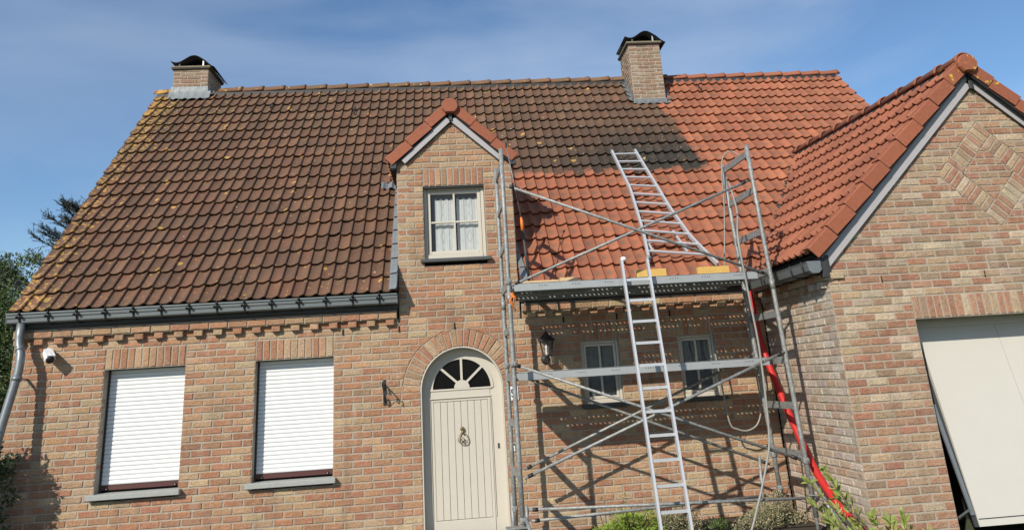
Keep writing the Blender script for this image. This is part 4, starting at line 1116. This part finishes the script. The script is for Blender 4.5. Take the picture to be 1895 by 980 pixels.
# wrought-iron hanging bracket
t = empty('hanging_bracket', (3.02, 0, 1.62), None, 'empty wrought-iron hanging basket bracket on the wall left of the door', 'bracket')
bx = 3.02
m = MB(); m.bbox((bx-.016, -.008, 1.49), (bx+.016, 0, 1.76), .002); obj('wall_plate', m, 'black', t)
m = MB(); m.tube([(bx, -.005, 1.715), (bx, -.10, 1.72), (bx, -.235, 1.715), (bx, -.262, 1.735), (bx, -.285, 1.725), (bx, -.285, 1.700), (bx, -.265, 1.695)], .0075, 6); obj('arm', m, 'black', t, True)
def scroll(cy, cz, r, a0, turns, n=20): return [(bx, cy+r*(1-.65*i/n)*math.cos(R(a0+360*turns*i/n)), cz+r*(1-.65*i/n)*math.sin(R(a0+360*turns*i/n))) for i in range(n+1)]
for cy, cz, r, a0, tn in ((-.055, 1.675, .035, 180, -1.3), (-.05, 1.56, .035, 90, 1.3), (-.20, 1.69, .026, 90, 1.2)):
    m = MB(); m.tube(scroll(cy, cz, r*1.15, a0, tn), .006, 5); obj('scroll', m, 'black', t, True)
m = MB(); m.tube([(bx, -.006, 1.525), (bx, -.05, 1.53), (bx, -.12, 1.60), (bx, -.20, 1.71)], .0045, 5); obj('strut', m, 'black', t, True)
# house number
t = empty('house_number', (4.46, 0, 1.53), None, 'white enamel house number plate partly hidden behind the scaffold posts', 'sign')
m = MB(); m.bbox((4.415, -.012, 1.455), (4.505, -.002, 1.605), .002); obj('plate', m, 'white', t)
def digit5(x0, z0, w, h, y, r=.006):
    m = MB(); m.beam((x0, y, z0+h), (x0+w*.9, y, z0+h), .004, .012); m.beam((x0, y, z0+h+.004), (x0, y, z0+h*.55), .004, .012, (1, 0, 0))
    pts = [(x0, y, z0+h*.56)]+[(x0+w*.42+w*.52*math.cos(a), y, z0+h*.31+h*.30*math.sin(a)) for a in [R(100-270*i/14) for i in range(15)]]
    m.tube(pts, .0065, 6); return m
obj('digit', digit5(4.431, 1.49, .048, .082, -.014), 'blue', t)
m = MB(); m.bbox((4.422, -.0135, 1.462), (4.498, -.0122, 1.466), .0003); obj('border_line', m, 'orange', t)
# doorbell
t = empty('doorbell', (4.415, 0, .955), None, 'small cream doorbell with brass top beside the door frame', 'doorbell')
m = MB(); m.bbox((4.385, -.02, .925), (4.435, 0, .985), .004); obj('housing', m, 'white', t)
m = MB(); m.bbox((4.39, -.022, .985), (4.43, 0, 1.005), .003); obj('name_cover', m, 'brass', t)
m = MB(); m.lathe((4.41, -.021, .955), [(.009, 0), (.008, -.005)], 10, 'y'); obj('button', m, 'brass', t, recalc=True)
# vent
t = empty('wall_vent', (6.02, 0, .17), None, 'reddish-brown metal vent grille low on the wall behind the ladder', 'vent')
m = MB(); m.bbox((5.95, -.012, .10), (6.10, .0, .245), .003); obj('plate', m, plain('brown_vent', (.16, .045, .025), .6), t)
m = MB()
for i in range(5): m.bbox((5.96, -.018, .115+.026*i), (6.09, -.012, .122+.026*i), .001)
obj('louvre', m, 'rail', t)
# ================================================================== scaffold
SC = empty('scaffold_tower', (5.7, -.87, 0), None, 'galvanised steel scaffold tower with two decks in front of the wall', 'scaffold')
YF, YR = -1.2, -.5
def lerp(a, b, t): return tuple(a[i]+(b[i]-a[i])*t for i in range(3))
def std(p, q, name='standard', r=.024, par=None):
    m = MB(); n = 5
    m.tube([lerp(p, q, i/n) for i in range(n+1)], r, 12); return obj(name, m, 'galv', par, True)
def xr(y, z):  # right-hand frame leans a little
    return 7.19-.03*z if y == YF else 7.165-.03*z
def xl(y, z): return 4.378 if y == YF else 4.36
def endframe(xf, zt, rungs, lab):
    e = empty('end_frame', (xf(YF, 0), YF, 0), SC)
    for y, top in ((YF, zt), (YR, zt-.02)):
        std((xf(y, top), y, top), (xf(y, .25), y, .25), 'standard', .0235, e)
        for zc in (2.46, .40): 
            m = MB(); m.tube([(xf(y, zc), y, zc-.05), (xf(y, zc), y, zc+.05)], .027, 12); obj('spigot_collar', m, 'galv', e, True)
    for z in rungs:
        m = MB(); m.beam((xf(YF, z), YF+.02, z), (xf(YR, z), YR-.02, z), .022, .068); obj('rung', m, 'galv', e)
    return e
rz_ = [3.88, 3.47, 3.02, 2.60, 2.16, 1.70, 1.26, .80]
endframe(xl, 4.03, rz_, 'l'); endframe(xr, 3.97, rz_, 'r')
br = [((4.41, YF-.035, 3.62), (7.06, YF-.035, 2.56)), ((4.41, YF-.02, 2.585), (7.02, YF-.02, 3.565)), ((4.36, YF-.035, 1.825), (7.10, YF-.035, .77)), ((4.42, YF-.02, .785), (7.12, YF-.02, 1.78)),
      ((4.42, YR, 1.74), (7.08, YR, .66)), ((4.48, YR, .785), (7.09, YR, 1.78)), ((4.44, YF-.03, .515), (7.22, YF-.03, .423)), ((4.46, YF+.02, .41), (7.0, YR, .36))]
for p, q in br:
    m = MB(); m.tube([p, lerp(p, q, .5), q], .0145, 10); o = obj('brace', m, 'galv', SC, True)
    for e_, d in ((p, 1), (q, -1)):
        a = lerp(p, q, .012 if d == 1 else .988); b = lerp(p, q, .03 if d == 1 else .97)
        m = MB(); m.tube([a, b], .018, 8); obj('clamp', m, 'black', o, True)
for (xf, z) in ((xl, .42), (xl, 2.62), (xr, .42), (xl, 1.82), (xr, .75)):
    for y in (YF, YR):
        m = MB(); m.bbox((xf(y, z)-.03, y-.035, z-.03), (xf(y, z)+.03, y+.035, z+.03), .012); m.tube([(xf(y, z), y-.05, z), (xf(y, z), y+.03, z+.02)], .009, 6); obj('coupler', m, 'galv', SC)
# decks: perforated steel planks
def deck(x0, x1, z, spans):
    e = empty('deck', ((x0+x1)/2, (YF+YR)/2, z), SC)
    for (ya, yb) in spans:
        m = MB(); n = 50; cx = (x1-x0)/n
        w_ = (yb-ya); rowsy = [ya, ya+.42*w_, ya+.475*w_, ya+.62*w_, ya+.675*w_, ya+.82*w_, ya+.875*w_, yb]
        for i in range(n):
            xa, xb_ = x0+cx*i, x0+cx*(i+1); xm1, xm2 = xa+cx*.32, xa+cx*.70
            for j in range(7):
                y0, y1 = rowsy[j], rowsy[j+1]
                hole = j in (1, 3, 5) and (i % 25 not in (0, 12, 24))
                if not hole: m.box((xa, y0, z-.004), (xb_, y1, z))
                else:
                    m.box((xa, y0, z-.004), (xm1, y1, z)); m.box((xm2, y0, z-.004), (xb_, y1, z))
        obj('perforated_plank', m, 'shadesteel', e)  # near-black colour carries the shade of the deck underside
        for yy in (ya, yb-.006):
            m = MB(); m.bbox((x0, yy, z-.074), (x1, yy+.008, z+.002), .002); m.bbox((x0, yy, z-.078), (x1, yy+.02, z-.072), .002); obj('side_channel', m, 'channel', e)
    for x in (x0, x1):
        m = MB(); m.bbox((x-.02, spans[0][0]+.01, z-.05), (x+.02, spans[-1][1]-.01, z-.006), .004); obj('deck_hook', m, 'galv', e)
    m = MB()
    for i in range(7):
        xm = x0+(x1-x0)*(.1+.8*i/6)
        for k in range(4): m.box((xm+.025*k, spans[0][0]-.0025, z-.034), (xm+.025*k+.007, spans[0][0]+.0005, z-.026))
    obj('edge_hole', m, 'dark', e)
deck(4.43, 6.965, 2.598, ((-1.23, -.775), (-.75, -.295))); deck(4.43, 7.075, 1.738, ((-.94, -.47),))
m = MB(); m.beam((6.93, YF-.02, 2.565), (7.10, YR, 2.60), .03, .06); obj('ledger', m, 'galv', SC)
# wheel and jack at the left foot
wh = empty('castor_wheel', (4.27, YF+.1, .36), SC)
m = MB(); m.lathe((4.27, YF-.02, .20), [(.10, 0), (.115, .015), (.115, .04), (.10, .055)], 24, 'y'); obj('tyre', m, 'rubber', wh, True)
m = MB(); m.lathe((4.27, YF-.03, .20), [(.02, -.01), (.07, .005), (.085, .02), (.085, .055)], 18, 'y'); obj('rim', m, 'galv', wh, True)
m = MB(); m.bbox((4.22, YF-.05, .36), (4.42, YF+.06, .375), .003); m.beam((4.25, YF-.04, .36), (4.27, YF-.04, .2), .008, .06, (0, 1, 0)); m.beam((4.28, YF+.05, .36), (4.27, YF+.05, .2), .008, .06, (0, 1, 0)); obj('fork', m, 'galv', wh)
for (x, y) in ((7.18, YF), (7.16, YR), (4.335, YR), (4.42, YF)):
    m = MB(); m.tube([(x, y, .02), (x, y, .55)], .017, 8); m.bbox((x-.06, y-.06, .0), (x+.06, y+.06, .012), .003); obj('jack', m, 'galv', SC, True)
for p, q in (((4.40, YF, .46), (4.52, YF-.25, .08)), ((7.18, YF, .62), (7.33, YF-.30, .08)), ((6.98, YR, .75), (6.93, YR-.05, .2))):
    m = MB(); m.tube([p, q], .017, 8); obj('stabiliser', m, 'galv', SC, True)
m = MB()
for i in range(5):
    a = R(70*i); m.tube([(4.40, YF-.026, 2.50-.01*i), (4.40+.03*math.sin(a), YF-.03, 2.49-.015*i), (4.43+.02*math.cos(a), YF-.03, 2.45-.03*i)], .006, 5)
m.tube([(4.40, YF, 2.51), (4.40, YF, 2.47)], .0275, 10)
obj('orange_strap', m, 'orange', SC, True)
# ================================================================== ladders
def ladder(name, label, L_pts, R_pts, nr, r0, r1, w=.022, d=.055, caps=True, nrm=(0, -1, 0), extra=None):
    t = empty(name, L_pts[-1], None, label, 'ladder')
    def at(P, s):
        seg = [np.linalg.norm(A(P[i+1])-A(P[i])) for i in range(len(P)-1)]; T = sum(seg)*s
        for i, g_ in enumerate(seg):
            if T <= g_ or i == len(seg)-1: return A(P[i])+(A(P[i+1])-A(P[i]))*(T/g_)
            T -= g_
    for P in (L_pts, R_pts):
        m = MB(); n = 24; pts = [at(P, i/n) for i in range(n+1)]
        V = []
        for i, p in enumerate(pts):
            tt = pts[min(i+1, n)]-pts[max(i-1, 0)]; tt /= np.linalg.norm(tt); u = np.cross(tt, A(nrm, dtype=float)); u /= np.linalg.norm(u); v = np.cross(u, tt)
            for a, b in ((-1, -1), (-.6, -1), (-.6, -.6), (.6, -.6), (.6, -1), (1, -1), (1, 1), (-1, 1)): V.append(p+u*a*w/2+v*b*d/2)
        F = []
        for i in range(n):
            for k in range(8): F.append((i*8+k, i*8+(k+1) % 8, (i+1)*8+(k+1) % 8, (i+1)*8+k))
        F += [tuple(range(7, -1, -1)), tuple(n*8+k for k in range(8))]
        m.add(V, F); obj('stile', m, 'alu', t, recalc=True)
    for i in range(nr):
        s = r0+(r1-r0)*i/(nr-1); a = at(L_pts, s); b = at(R_pts, s)
        m = MB(); dd = (b-a)/np.linalg.norm(b-a); n_ = A(nrm, dtype=float); m.beam(a+dd*.008, b-dd*.008, .026, .024, tuple(n_)); obj('rung', m, 'alu', t)
    return t, at
lean = lambda z: -1.27-(2.9-z)*.19
LT = [(5.535, lean(2.77), 2.77), (5.53, lean(.0), .0)]; RTP = [(5.80, lean(2.77), 2.77), (5.80, lean(.0), .0)]
t, at = ladder('leaning_ladder', 'narrow aluminium ladder leaning upright against the scaffold deck', LT, RTP, 13, .075, .975)
for P in (LT, RTP):
    p = A(P[0]); m = MB(); m.lathe((p[0]+.02, p[1]-.01, p[2]+.01), [(.006, -.03), (.020, -.02), (.025, 0), (.020, .02), (.006, .028)], 14, 'x'); obj('end_cap', m, 'white' if P is LT else 'zinc', t, True)
nr_ = (0, -sn, cs); off = .10
def onroof(x, z, h=off):
    y = (z-EZ)/TP+EY; return (x, y-sn*h, z+cs*h)
t, at = ladder('roof_ladder', 'flared aluminium roof ladder lying up the cleaned tiles with its foot on timber blocks', [onroof(6.215, 4.72), onroof(6.26, 3.98), onroof(6.205, 3.28), onroof(6.14, 2.86)],
       [onroof(6.56, 4.72), onroof(6.68, 3.60), onroof(6.76, 3.18), onroof(6.93, 2.76)], 12, .035, .93, .030, .05, nrm=nr_)
for P in ([onroof(6.20, 3.30, .06), onroof(6.25, 2.98, .06)], [onroof(6.60, 3.30, .06), onroof(6.66, 2.98, .06)]):
    m = MB(); m.beam(P[0], P[1], .024, .03, nr_); obj('hinge_rail', m, 'alu', t)
# ================================================================== loose things on the deck
def block(x0, x1, y0, y1, z0, z1, lab, mat='ywood', cat='timber block', grp='timber blocks on the upper deck'):
    m = MB(); m.bbox((x0, y0, z0), (x1, y1, z1), .004); obj('timber_block', m, mat, label=lab, cat=cat, group=grp)
DZ = 2.60
block(5.79, 6.12, -.85, -.78, DZ, 2.725, 'yellow timber block on the deck behind the ladder top')
block(6.47, 6.82, -.85, -.78, DZ, 2.72, 'yellow timber block on the deck under the right foot of the roof ladder')
m = MB(); m.bbox((4.46, -1.02, DZ), (4.92, -.90, DZ+.045), .003); obj('plank', m, 'wood', label='pale pine plank at the left end of the upper deck', cat='plank', group='pine planks on the upper deck')
m = MB(); m.bbox((4.70, -.86, DZ), (5.22, -.74, DZ+.04), .003); obj('plank', m, 'wood', label='pale pine plank on the upper deck below the lance', cat='plank', group='pine planks on the upper deck')
m = MB(); m.bbox((4.93, -1.03, DZ), (5.12, -.92, DZ+.06), .003); obj('plank', m, 'wood', label='short pine offcut on the upper deck, rightmost of the pine pieces', cat='plank', group='pine planks on the upper deck')
# pressure lance
t = empty('pressure_lance', (4.66, -.6, DZ), None, 'thin cleaning lance with an orange grip leaning beside the dormer wall', 'lance')
m = MB(); m.tube([(4.49, -.6, 4.25), (4.61, -.6, 3.40)], .006, 6); obj('rod', m, 'zinc', t, True)
m = MB(); m.tube([(4.607, -.6, 3.41), (4.612, -.6, 3.36), (4.617, -.6, 3.26)], [.010, .018, .020], 10); obj('grip', m, 'orange', t, True)
m = MB(); m.tube([(4.617, -.6, 3.27), (4.655, -.6, 2.66)], .016, 10); m2 = m; obj('handle', m, 'fascia', t, True)
m = MB(); m.tube([(4.652, -.6, 2.70), (4.657, -.6, 2.60)], .019, 8); obj('end_cap', m, 'orange', t, True)
m = MB(); m.beam((4.49, -.6, 4.29), (4.49, -.6, 4.24), .02, .03, (0, 1, 0)); obj('nozzle', m, 'black', t)
# hoses
def sp(P, n=8):
    P = [A(p, dtype=float) for p in P]; out_ = []
    Q = [P[0]]+P+[P[-1]]
    for i in range(1, len(Q)-2):
        for k in range(n):
            t_ = k/n; out_.append(.5*((2*Q[i])+(-Q[i-1]+Q[i+1])*t_+(2*Q[i-1]-5*Q[i]+4*Q[i+1]-Q[i+2])*t_**2+(-Q[i-1]+3*Q[i]-3*Q[i+1]+Q[i+2])*t_**3))
    out_.append(P[-1]); return out_
m = MB(); m.tube(sp([(7.12, -1.1, 3.88), (7.18, -.75, 3.98), (7.13, -.62, 4.08), (7.03, -.6, 4.02), (6.985, -.6, 3.8), (6.955, -.6, 3.4), (6.85, -.62, 2.72), (6.84, -.62, 2.62)]), .0075, 6); obj('hose', m, 'hose', sm=True, label='thin grey hose looped over the top of the right scaffold frame', cat='hose', group='hoses on the scaffold')
m = MB(); m.tube(sp([(7.04, -.64, 3.70), (6.98, -.9, 3.3), (6.80, -1.26, 2.944), (6.82, -1.27, 2.384), (6.845, -1.27, 1.846), (6.83, -1.28, 1.333), (6.80, -1.29, .98), (6.74, -1.30, .78), (6.60, -1.32, .45), (6.42, -1.35, .12), (6.2, -1.4, .02)]), .011, 8); obj('hose', m, 'hose', sm=True, label='long grey hose hanging down the front of the right scaffold frame', cat='hose', group='hoses on the scaffold')
m = MB(); m.tube(sp([(7.10, -.36, 2.3), (7.15, -.33, 1.8), (7.16, -.3, 1.52), (7.165, -.3, 1.25), (7.10, -.3, 1.06), (6.98, -.3, .99), (6.86, -.3, 1.01), (6.78, -.3, 1.09), (6.74, -.32, 1.5), (6.66, -.36, 2.35)]), .0095, 8); obj('hose', m, 'hose', sm=True, label='grey hose hanging in a low loop behind the lower deck', cat='hose', group='hoses on the scaffold')
# red drain tube
m = MB(); m.tube(sp([(7.30, -.12, 2.50), (7.30, -.14, 2.30), (7.30, -.18, 2.05), (7.30, -.30, 1.75), (7.30, -.48, 1.45), (7.30, -.78, 1.02), (7.30, -1.08, .65), (7.31, -1.36, .42), (7.34, -1.62, .26), (7.42, -1.9, .14), (7.5, -2.2, .06)]), .037, 14); obj('drain_tube', m, 'red', sm=True, label='bright red flexible drain tube running from the gutter corner down past the scaffold', cat='tube')
# ================================================================== vegetation
def leaves(mb, c, rad, n, size, shape='ball', upb=.3, flower=0., seed=0, aspect=.45, shell_=.55):
    rnd = random.Random(seed)
    for _ in range(n):
        while True:
            d = A([rnd.gauss(0, 1), rnd.gauss(0, 1), rnd.gauss(0, 1)]); L_ = np.linalg.norm(d)
            if L_ > .1: break
        d /= L_; r = (shell_+(1-shell_)*rnd.random()**.6)*(1+.13*math.sin(d[0]*5+seed)+.13*math.sin(d[2]*7+seed*2))
        p = A(c)+d*A(rad)*r
        if p[2] < .03: continue
        o = d*.6+A([rnd.gauss(0, .6), rnd.gauss(0, .6), upb+rnd.gauss(0, .5)]); o /= np.linalg.norm(o)
        s = np.cross(o, A([rnd.gauss(0, 1), rnd.gauss(0, 1), rnd.gauss(0, 1)])); s /= np.linalg.norm(s)+1e-9
        l = size*rnd.uniform(.6, 1.3); w = l*aspect; nn = np.cross(o, s)*l*.12
        k = rnd.random(); col = (1, 1, 1) if k < flower else ((rnd.uniform(0, .35),)*3)
        mb.add([p, p+o*l*.5+s*w*.5+nn, p+o*l, p+o*l*.5-s*w*.5+nn], [(0, 1, 2), (0, 2, 3)], col)
def bush(loc, rad, n, size, mat, label, cat, grp=None, seed=1, flower=0., stems=10, name='shrub', clumps=7, aspect=.45):
    t = empty(name, (loc[0], loc[1], 0), None, label, cat, grp); rnd = random.Random(seed)
    lv = MB(); st = MB()
    for i in range(clumps):
        c = (loc[0]+rnd.uniform(-.6, .6)*rad[0], loc[1]+rnd.uniform(-.5, .5)*rad[1], loc[2]+rnd.uniform(-.35, .45)*rad[2])
        leaves(lv, c, [q*rnd.uniform(.35, .55) for q in rad], n//clumps, size, seed=seed*31+i, flower=flower, aspect=aspect)
    for i in range(stems):
        a = rnd.uniform(0, 6.28); e = (loc[0]+rad[0]*.85*math.cos(a)*rnd.random(), loc[1]+rad[1]*.8*math.sin(a)*rnd.random(), loc[2]+rad[2]*rnd.uniform(.3, 1.05))
        st.tube([(loc[0]+.05*math.cos(a), loc[1]+.05*math.sin(a), .02), ((loc[0]+e[0])/2, (loc[1]+e[1])/2, e[2]*.6), e], [.010, .007, .003], 5)
    obj('foliage', lv, mat, t); obj('stem', st, 'bark', t, True)
bush((5.52, -.62, .16), (.38, .26, .24), 5200, .026, 'leafb', 'bright yellow-green clipped shrub left of the ladder foot', 'shrub', 'low shrubs along the wall', 3)
bush((6.08, -.50, .12), (.28, .22, .22), 3000, .024, 'leafg', 'grey-green low shrub just right of the ladder foot', 'shrub', 'low shrubs along the wall', 5, .04)
bush((6.42, -.55, .06), (.14, .14, .20), 260, .06, 'leafh', 'small dark-green shrub with broader leaves between two grey-green ones', 'shrub', 'low shrubs along the wall', 9, 0, 6, aspect=.35)
bush((6.98, -.62, .16), (.48, .30, .29), 6500, .024, 'leafg', 'wide grey-green shrub with pinkish tips under the right scaffold frame', 'shrub', 'low shrubs along the wall', 7, .09)
# thin twiggy sprig left of the bright shrub
t = empty('seedling', (5.30, -.45, 0), None, 'thin twiggy seedling against the wall beside the bright shrub', 'plant'); st = MB(); lv = MB(); rnd = random.Random(4)
for i in range(6):
    e = (5.22+.07*i, -.45, .30+.08*math.sin(i*2.)+.05); st.tube([(5.30, -.45, .08), ((5.30+e[0])/2, -.45, .2), e], [.006, .005, .002], 5)
    leaves(lv, e, (.03, .02, .05), 14, .03, seed=i+40, aspect=.4)
obj('stem', st, 'bark', t, True); obj('foliage', lv, 'leafh', t)
# oleander-like branches at lower right, near the viewer
t = empty('leafy_shrub', (7.3, -2.5, 0), None, 'long-leaved shrub with yellow-green shoots in front of the red tube', 'shrub'); st = MB(); lv = MB(); rnd = random.Random(11)
tips = [(6.72, -2.2, .70), (6.74, -2.2, .52), (6.82, -2.25, .42), (6.95, -2.2, .66), (6.98, -2.1, .58), (6.90, -2.2, .50), (7.08, -2.2, .34), (7.30, -2.3, .38), (7.42, -2.3, .40), (7.36, -2.2, .30), (7.22, -2.2, .22), (7.52, -2.25, .24), (7.62, -2.3, .26), (7.05, -2.25, .18), (6.95, -2.3, .30), (7.75, -2.3, .16), (7.15, -2.3, .42), (6.86, -2.22, .78), (7.46, -2.28, .16)]
for i, e in enumerate(tips):
    b = (7.3, -2.5, -.1); mid = ((e[0]*.65+b[0]*.35), (e[1]*.6+b[1]*.4), e[2]*.55+.02); pts = sp([b, mid, e], 6); st.tube(pts, [.009-.006*k/(len(pts)-1) for k in range(len(pts))], 5)
    for k in range(5, len(pts)):
        for q in range(4 if k > 8 else 2):
            p = A(pts[k]); d = A(pts[k])-A(pts[k-1]); d /= np.linalg.norm(d)+1e-9; o = d*.8+A([rnd.gauss(0, .55), rnd.gauss(0, .55), rnd.gauss(.25, .45)]); o /= np.linalg.norm(o)
            s = np.cross(o, A([rnd.gauss(0, 1), rnd.gauss(0, 1), rnd.gauss(0, 1)])); s /= np.linalg.norm(s); l = rnd.uniform(.05, .105); w = l*.33; nn = np.cross(o, s)*l*.1
            c_ = rnd.uniform(0, .3) if rnd.random() > .12 else 1.
            lv.add([p, p+o*l*.35+s*w*.5+nn, p+o*l*.7+s*w*.4+nn, p+o*l, p+o*l*.7-s*w*.4+nn, p+o*l*.35-s*w*.5+nn], [(0, 1, 2, 3), (0, 3, 4, 5)], (c_,)*3)
obj('stem', st, 'bark', t, True); obj('foliage', lv, 'leafo', t)
# dark holly-like shrub at the left edge
bush((-1.75, -.85, .85), (.80, .50, 1.15), 24000, .06, 'leafd', 'dark evergreen shrub at the left corner of the wall', 'shrub', None, 21, .04, 26, 'evergreen_shrub', 12, .5)
lv = MB(); st = MB(); evs = [o for o in COL.objects if o.name.startswith('evergreen_shrub')][0]; rnd = random.Random(8)
for i in range(26):
    e = (-.98+rnd.uniform(-.10, .30), -.34+rnd.uniform(-.08, .12), rnd.uniform(.25, 1.45)); st.tube([(-1.3, -.6, e[2]*.6), ((e[0]-1.2)/2, -.45, e[2]*.85), e], [.010, .006, .003], 5); leaves(lv, e, (.07, .06, .10), 60, .05, seed=i+300, aspect=.5, shell_=.1)
obj('side_branch', st, 'bark', evs, True); obj('side_foliage', lv, 'leafd', evs)
# hedge behind the house corner
hd = MB()
for i in range(16):
    rnd = random.Random(i); leaves(hd, (-2.35+rnd.uniform(-.6, .5), 2.2+rnd.uniform(-.7, .7), .4+i*.19), (.55, .6, .45), 2300, .055, seed=i+90, aspect=.35)
t = empty('tall_hedge', (-2.4, 2.2, 0), None, 'tall green hedge seen past the left corner of the house', 'hedge'); obj('foliage', hd, 'leafh', t)
m = MB(); m.tube([(-2.5, 2.2, 0), (-2.45, 2.2, 3.0)], [.08, .03], 8); obj('trunk', m, 'bark', t, True)
hd = MB()
for i in range(9):
    rnd = random.Random(i+50); leaves(hd, (-4.6+rnd.uniform(-.9, .9), 5.2+rnd.uniform(-.7, .7), .8+i*.32), (.9, .8, .6), 1800, .08, seed=i+190, aspect=.35)
t = empty('tall_hedge', (-4.6, 5.2, 0), None, 'darker hedge farther back at the left edge under the conifer', 'hedge'); obj('foliage', hd, 'leafh', t)
# conifer
def conifer(loc, h, spread, seed, label, z0=.8, nb=70):
    t = empty('conifer_tree', loc, None, label, 'tree', 'conifers behind the house'); rnd = random.Random(seed); br_ = MB(); nd = MB(); tr = MB()
    tr.tube([loc, (loc[0]+.05, loc[1], loc[2]+h*.5), (loc[0], loc[1], loc[2]+h)], [.16, .10, .02], 8)
    for i in range(nb):
        f = (i+.5)/nb; z = loc[2]+z0+(h-z0)*f; a = rnd.uniform(0, 6.283); Lb = spread*(1-f)**.62*rnd.uniform(.65, 1.15)+.12
        d = A([math.cos(a), math.sin(a), .36+rnd.uniform(-.1, .15)]); p0 = A([loc[0], loc[1], z]); p1 = p0+d*Lb*.5; p2 = p0+d*Lb+A([0, 0, .10*Lb])
        pts = sp([p0, p1, p2], 6); br_.tube(pts, [.018-.014*k/(len(pts)-1) for k in range(len(pts))], 4)
        for k in range(3, len(pts)):
            for q in range(4):
                dd = A([rnd.gauss(0, .5), rnd.gauss(0, .5), rnd.gauss(.25, .35)])+d*.9; dd /= np.linalg.norm(dd); e = A(pts[k])+dd*rnd.uniform(.12, .30)*(1.25-k/len(pts)*.5)
                br_.tube([pts[k], e], [.005, .0025], 3, False)
                for w in range(9):
                    p = A(pts[k])+(e-A(pts[k]))*((w+1)/9)
                    for z_ in range(1+(w % 2)):
                        o = dd*.6+A([rnd.gauss(0, .6), rnd.gauss(0, .6), rnd.gauss(.2, .6)]); o /= np.linalg.norm(o); s = np.cross(o, A([rnd.gauss(0, 1), rnd.gauss(0, 1), rnd.gauss(0, 1)])); s /= np.linalg.norm(s)
                        l = rnd.uniform(.035, .06); nd.add([p-s*.006, p+s*.006, p+o*l], [(0, 1, 2)], (rnd.uniform(0, .3),)*3)
    obj('trunk', tr, 'bark', t, True); obj('branch', br_, 'bark', t); obj('foliage', nd, 'needle', t)
conifer((-3.15, 6.0, 0), 5.5, 1.55, 5, 'dark blue-green conifer rising behind the left roof slope', 1.8, 84)
conifer((-4.9, 6.2, 0), 4.3, 1.2, 8, 'lower dark conifer at the left edge beside the taller one', 1.2, 80)
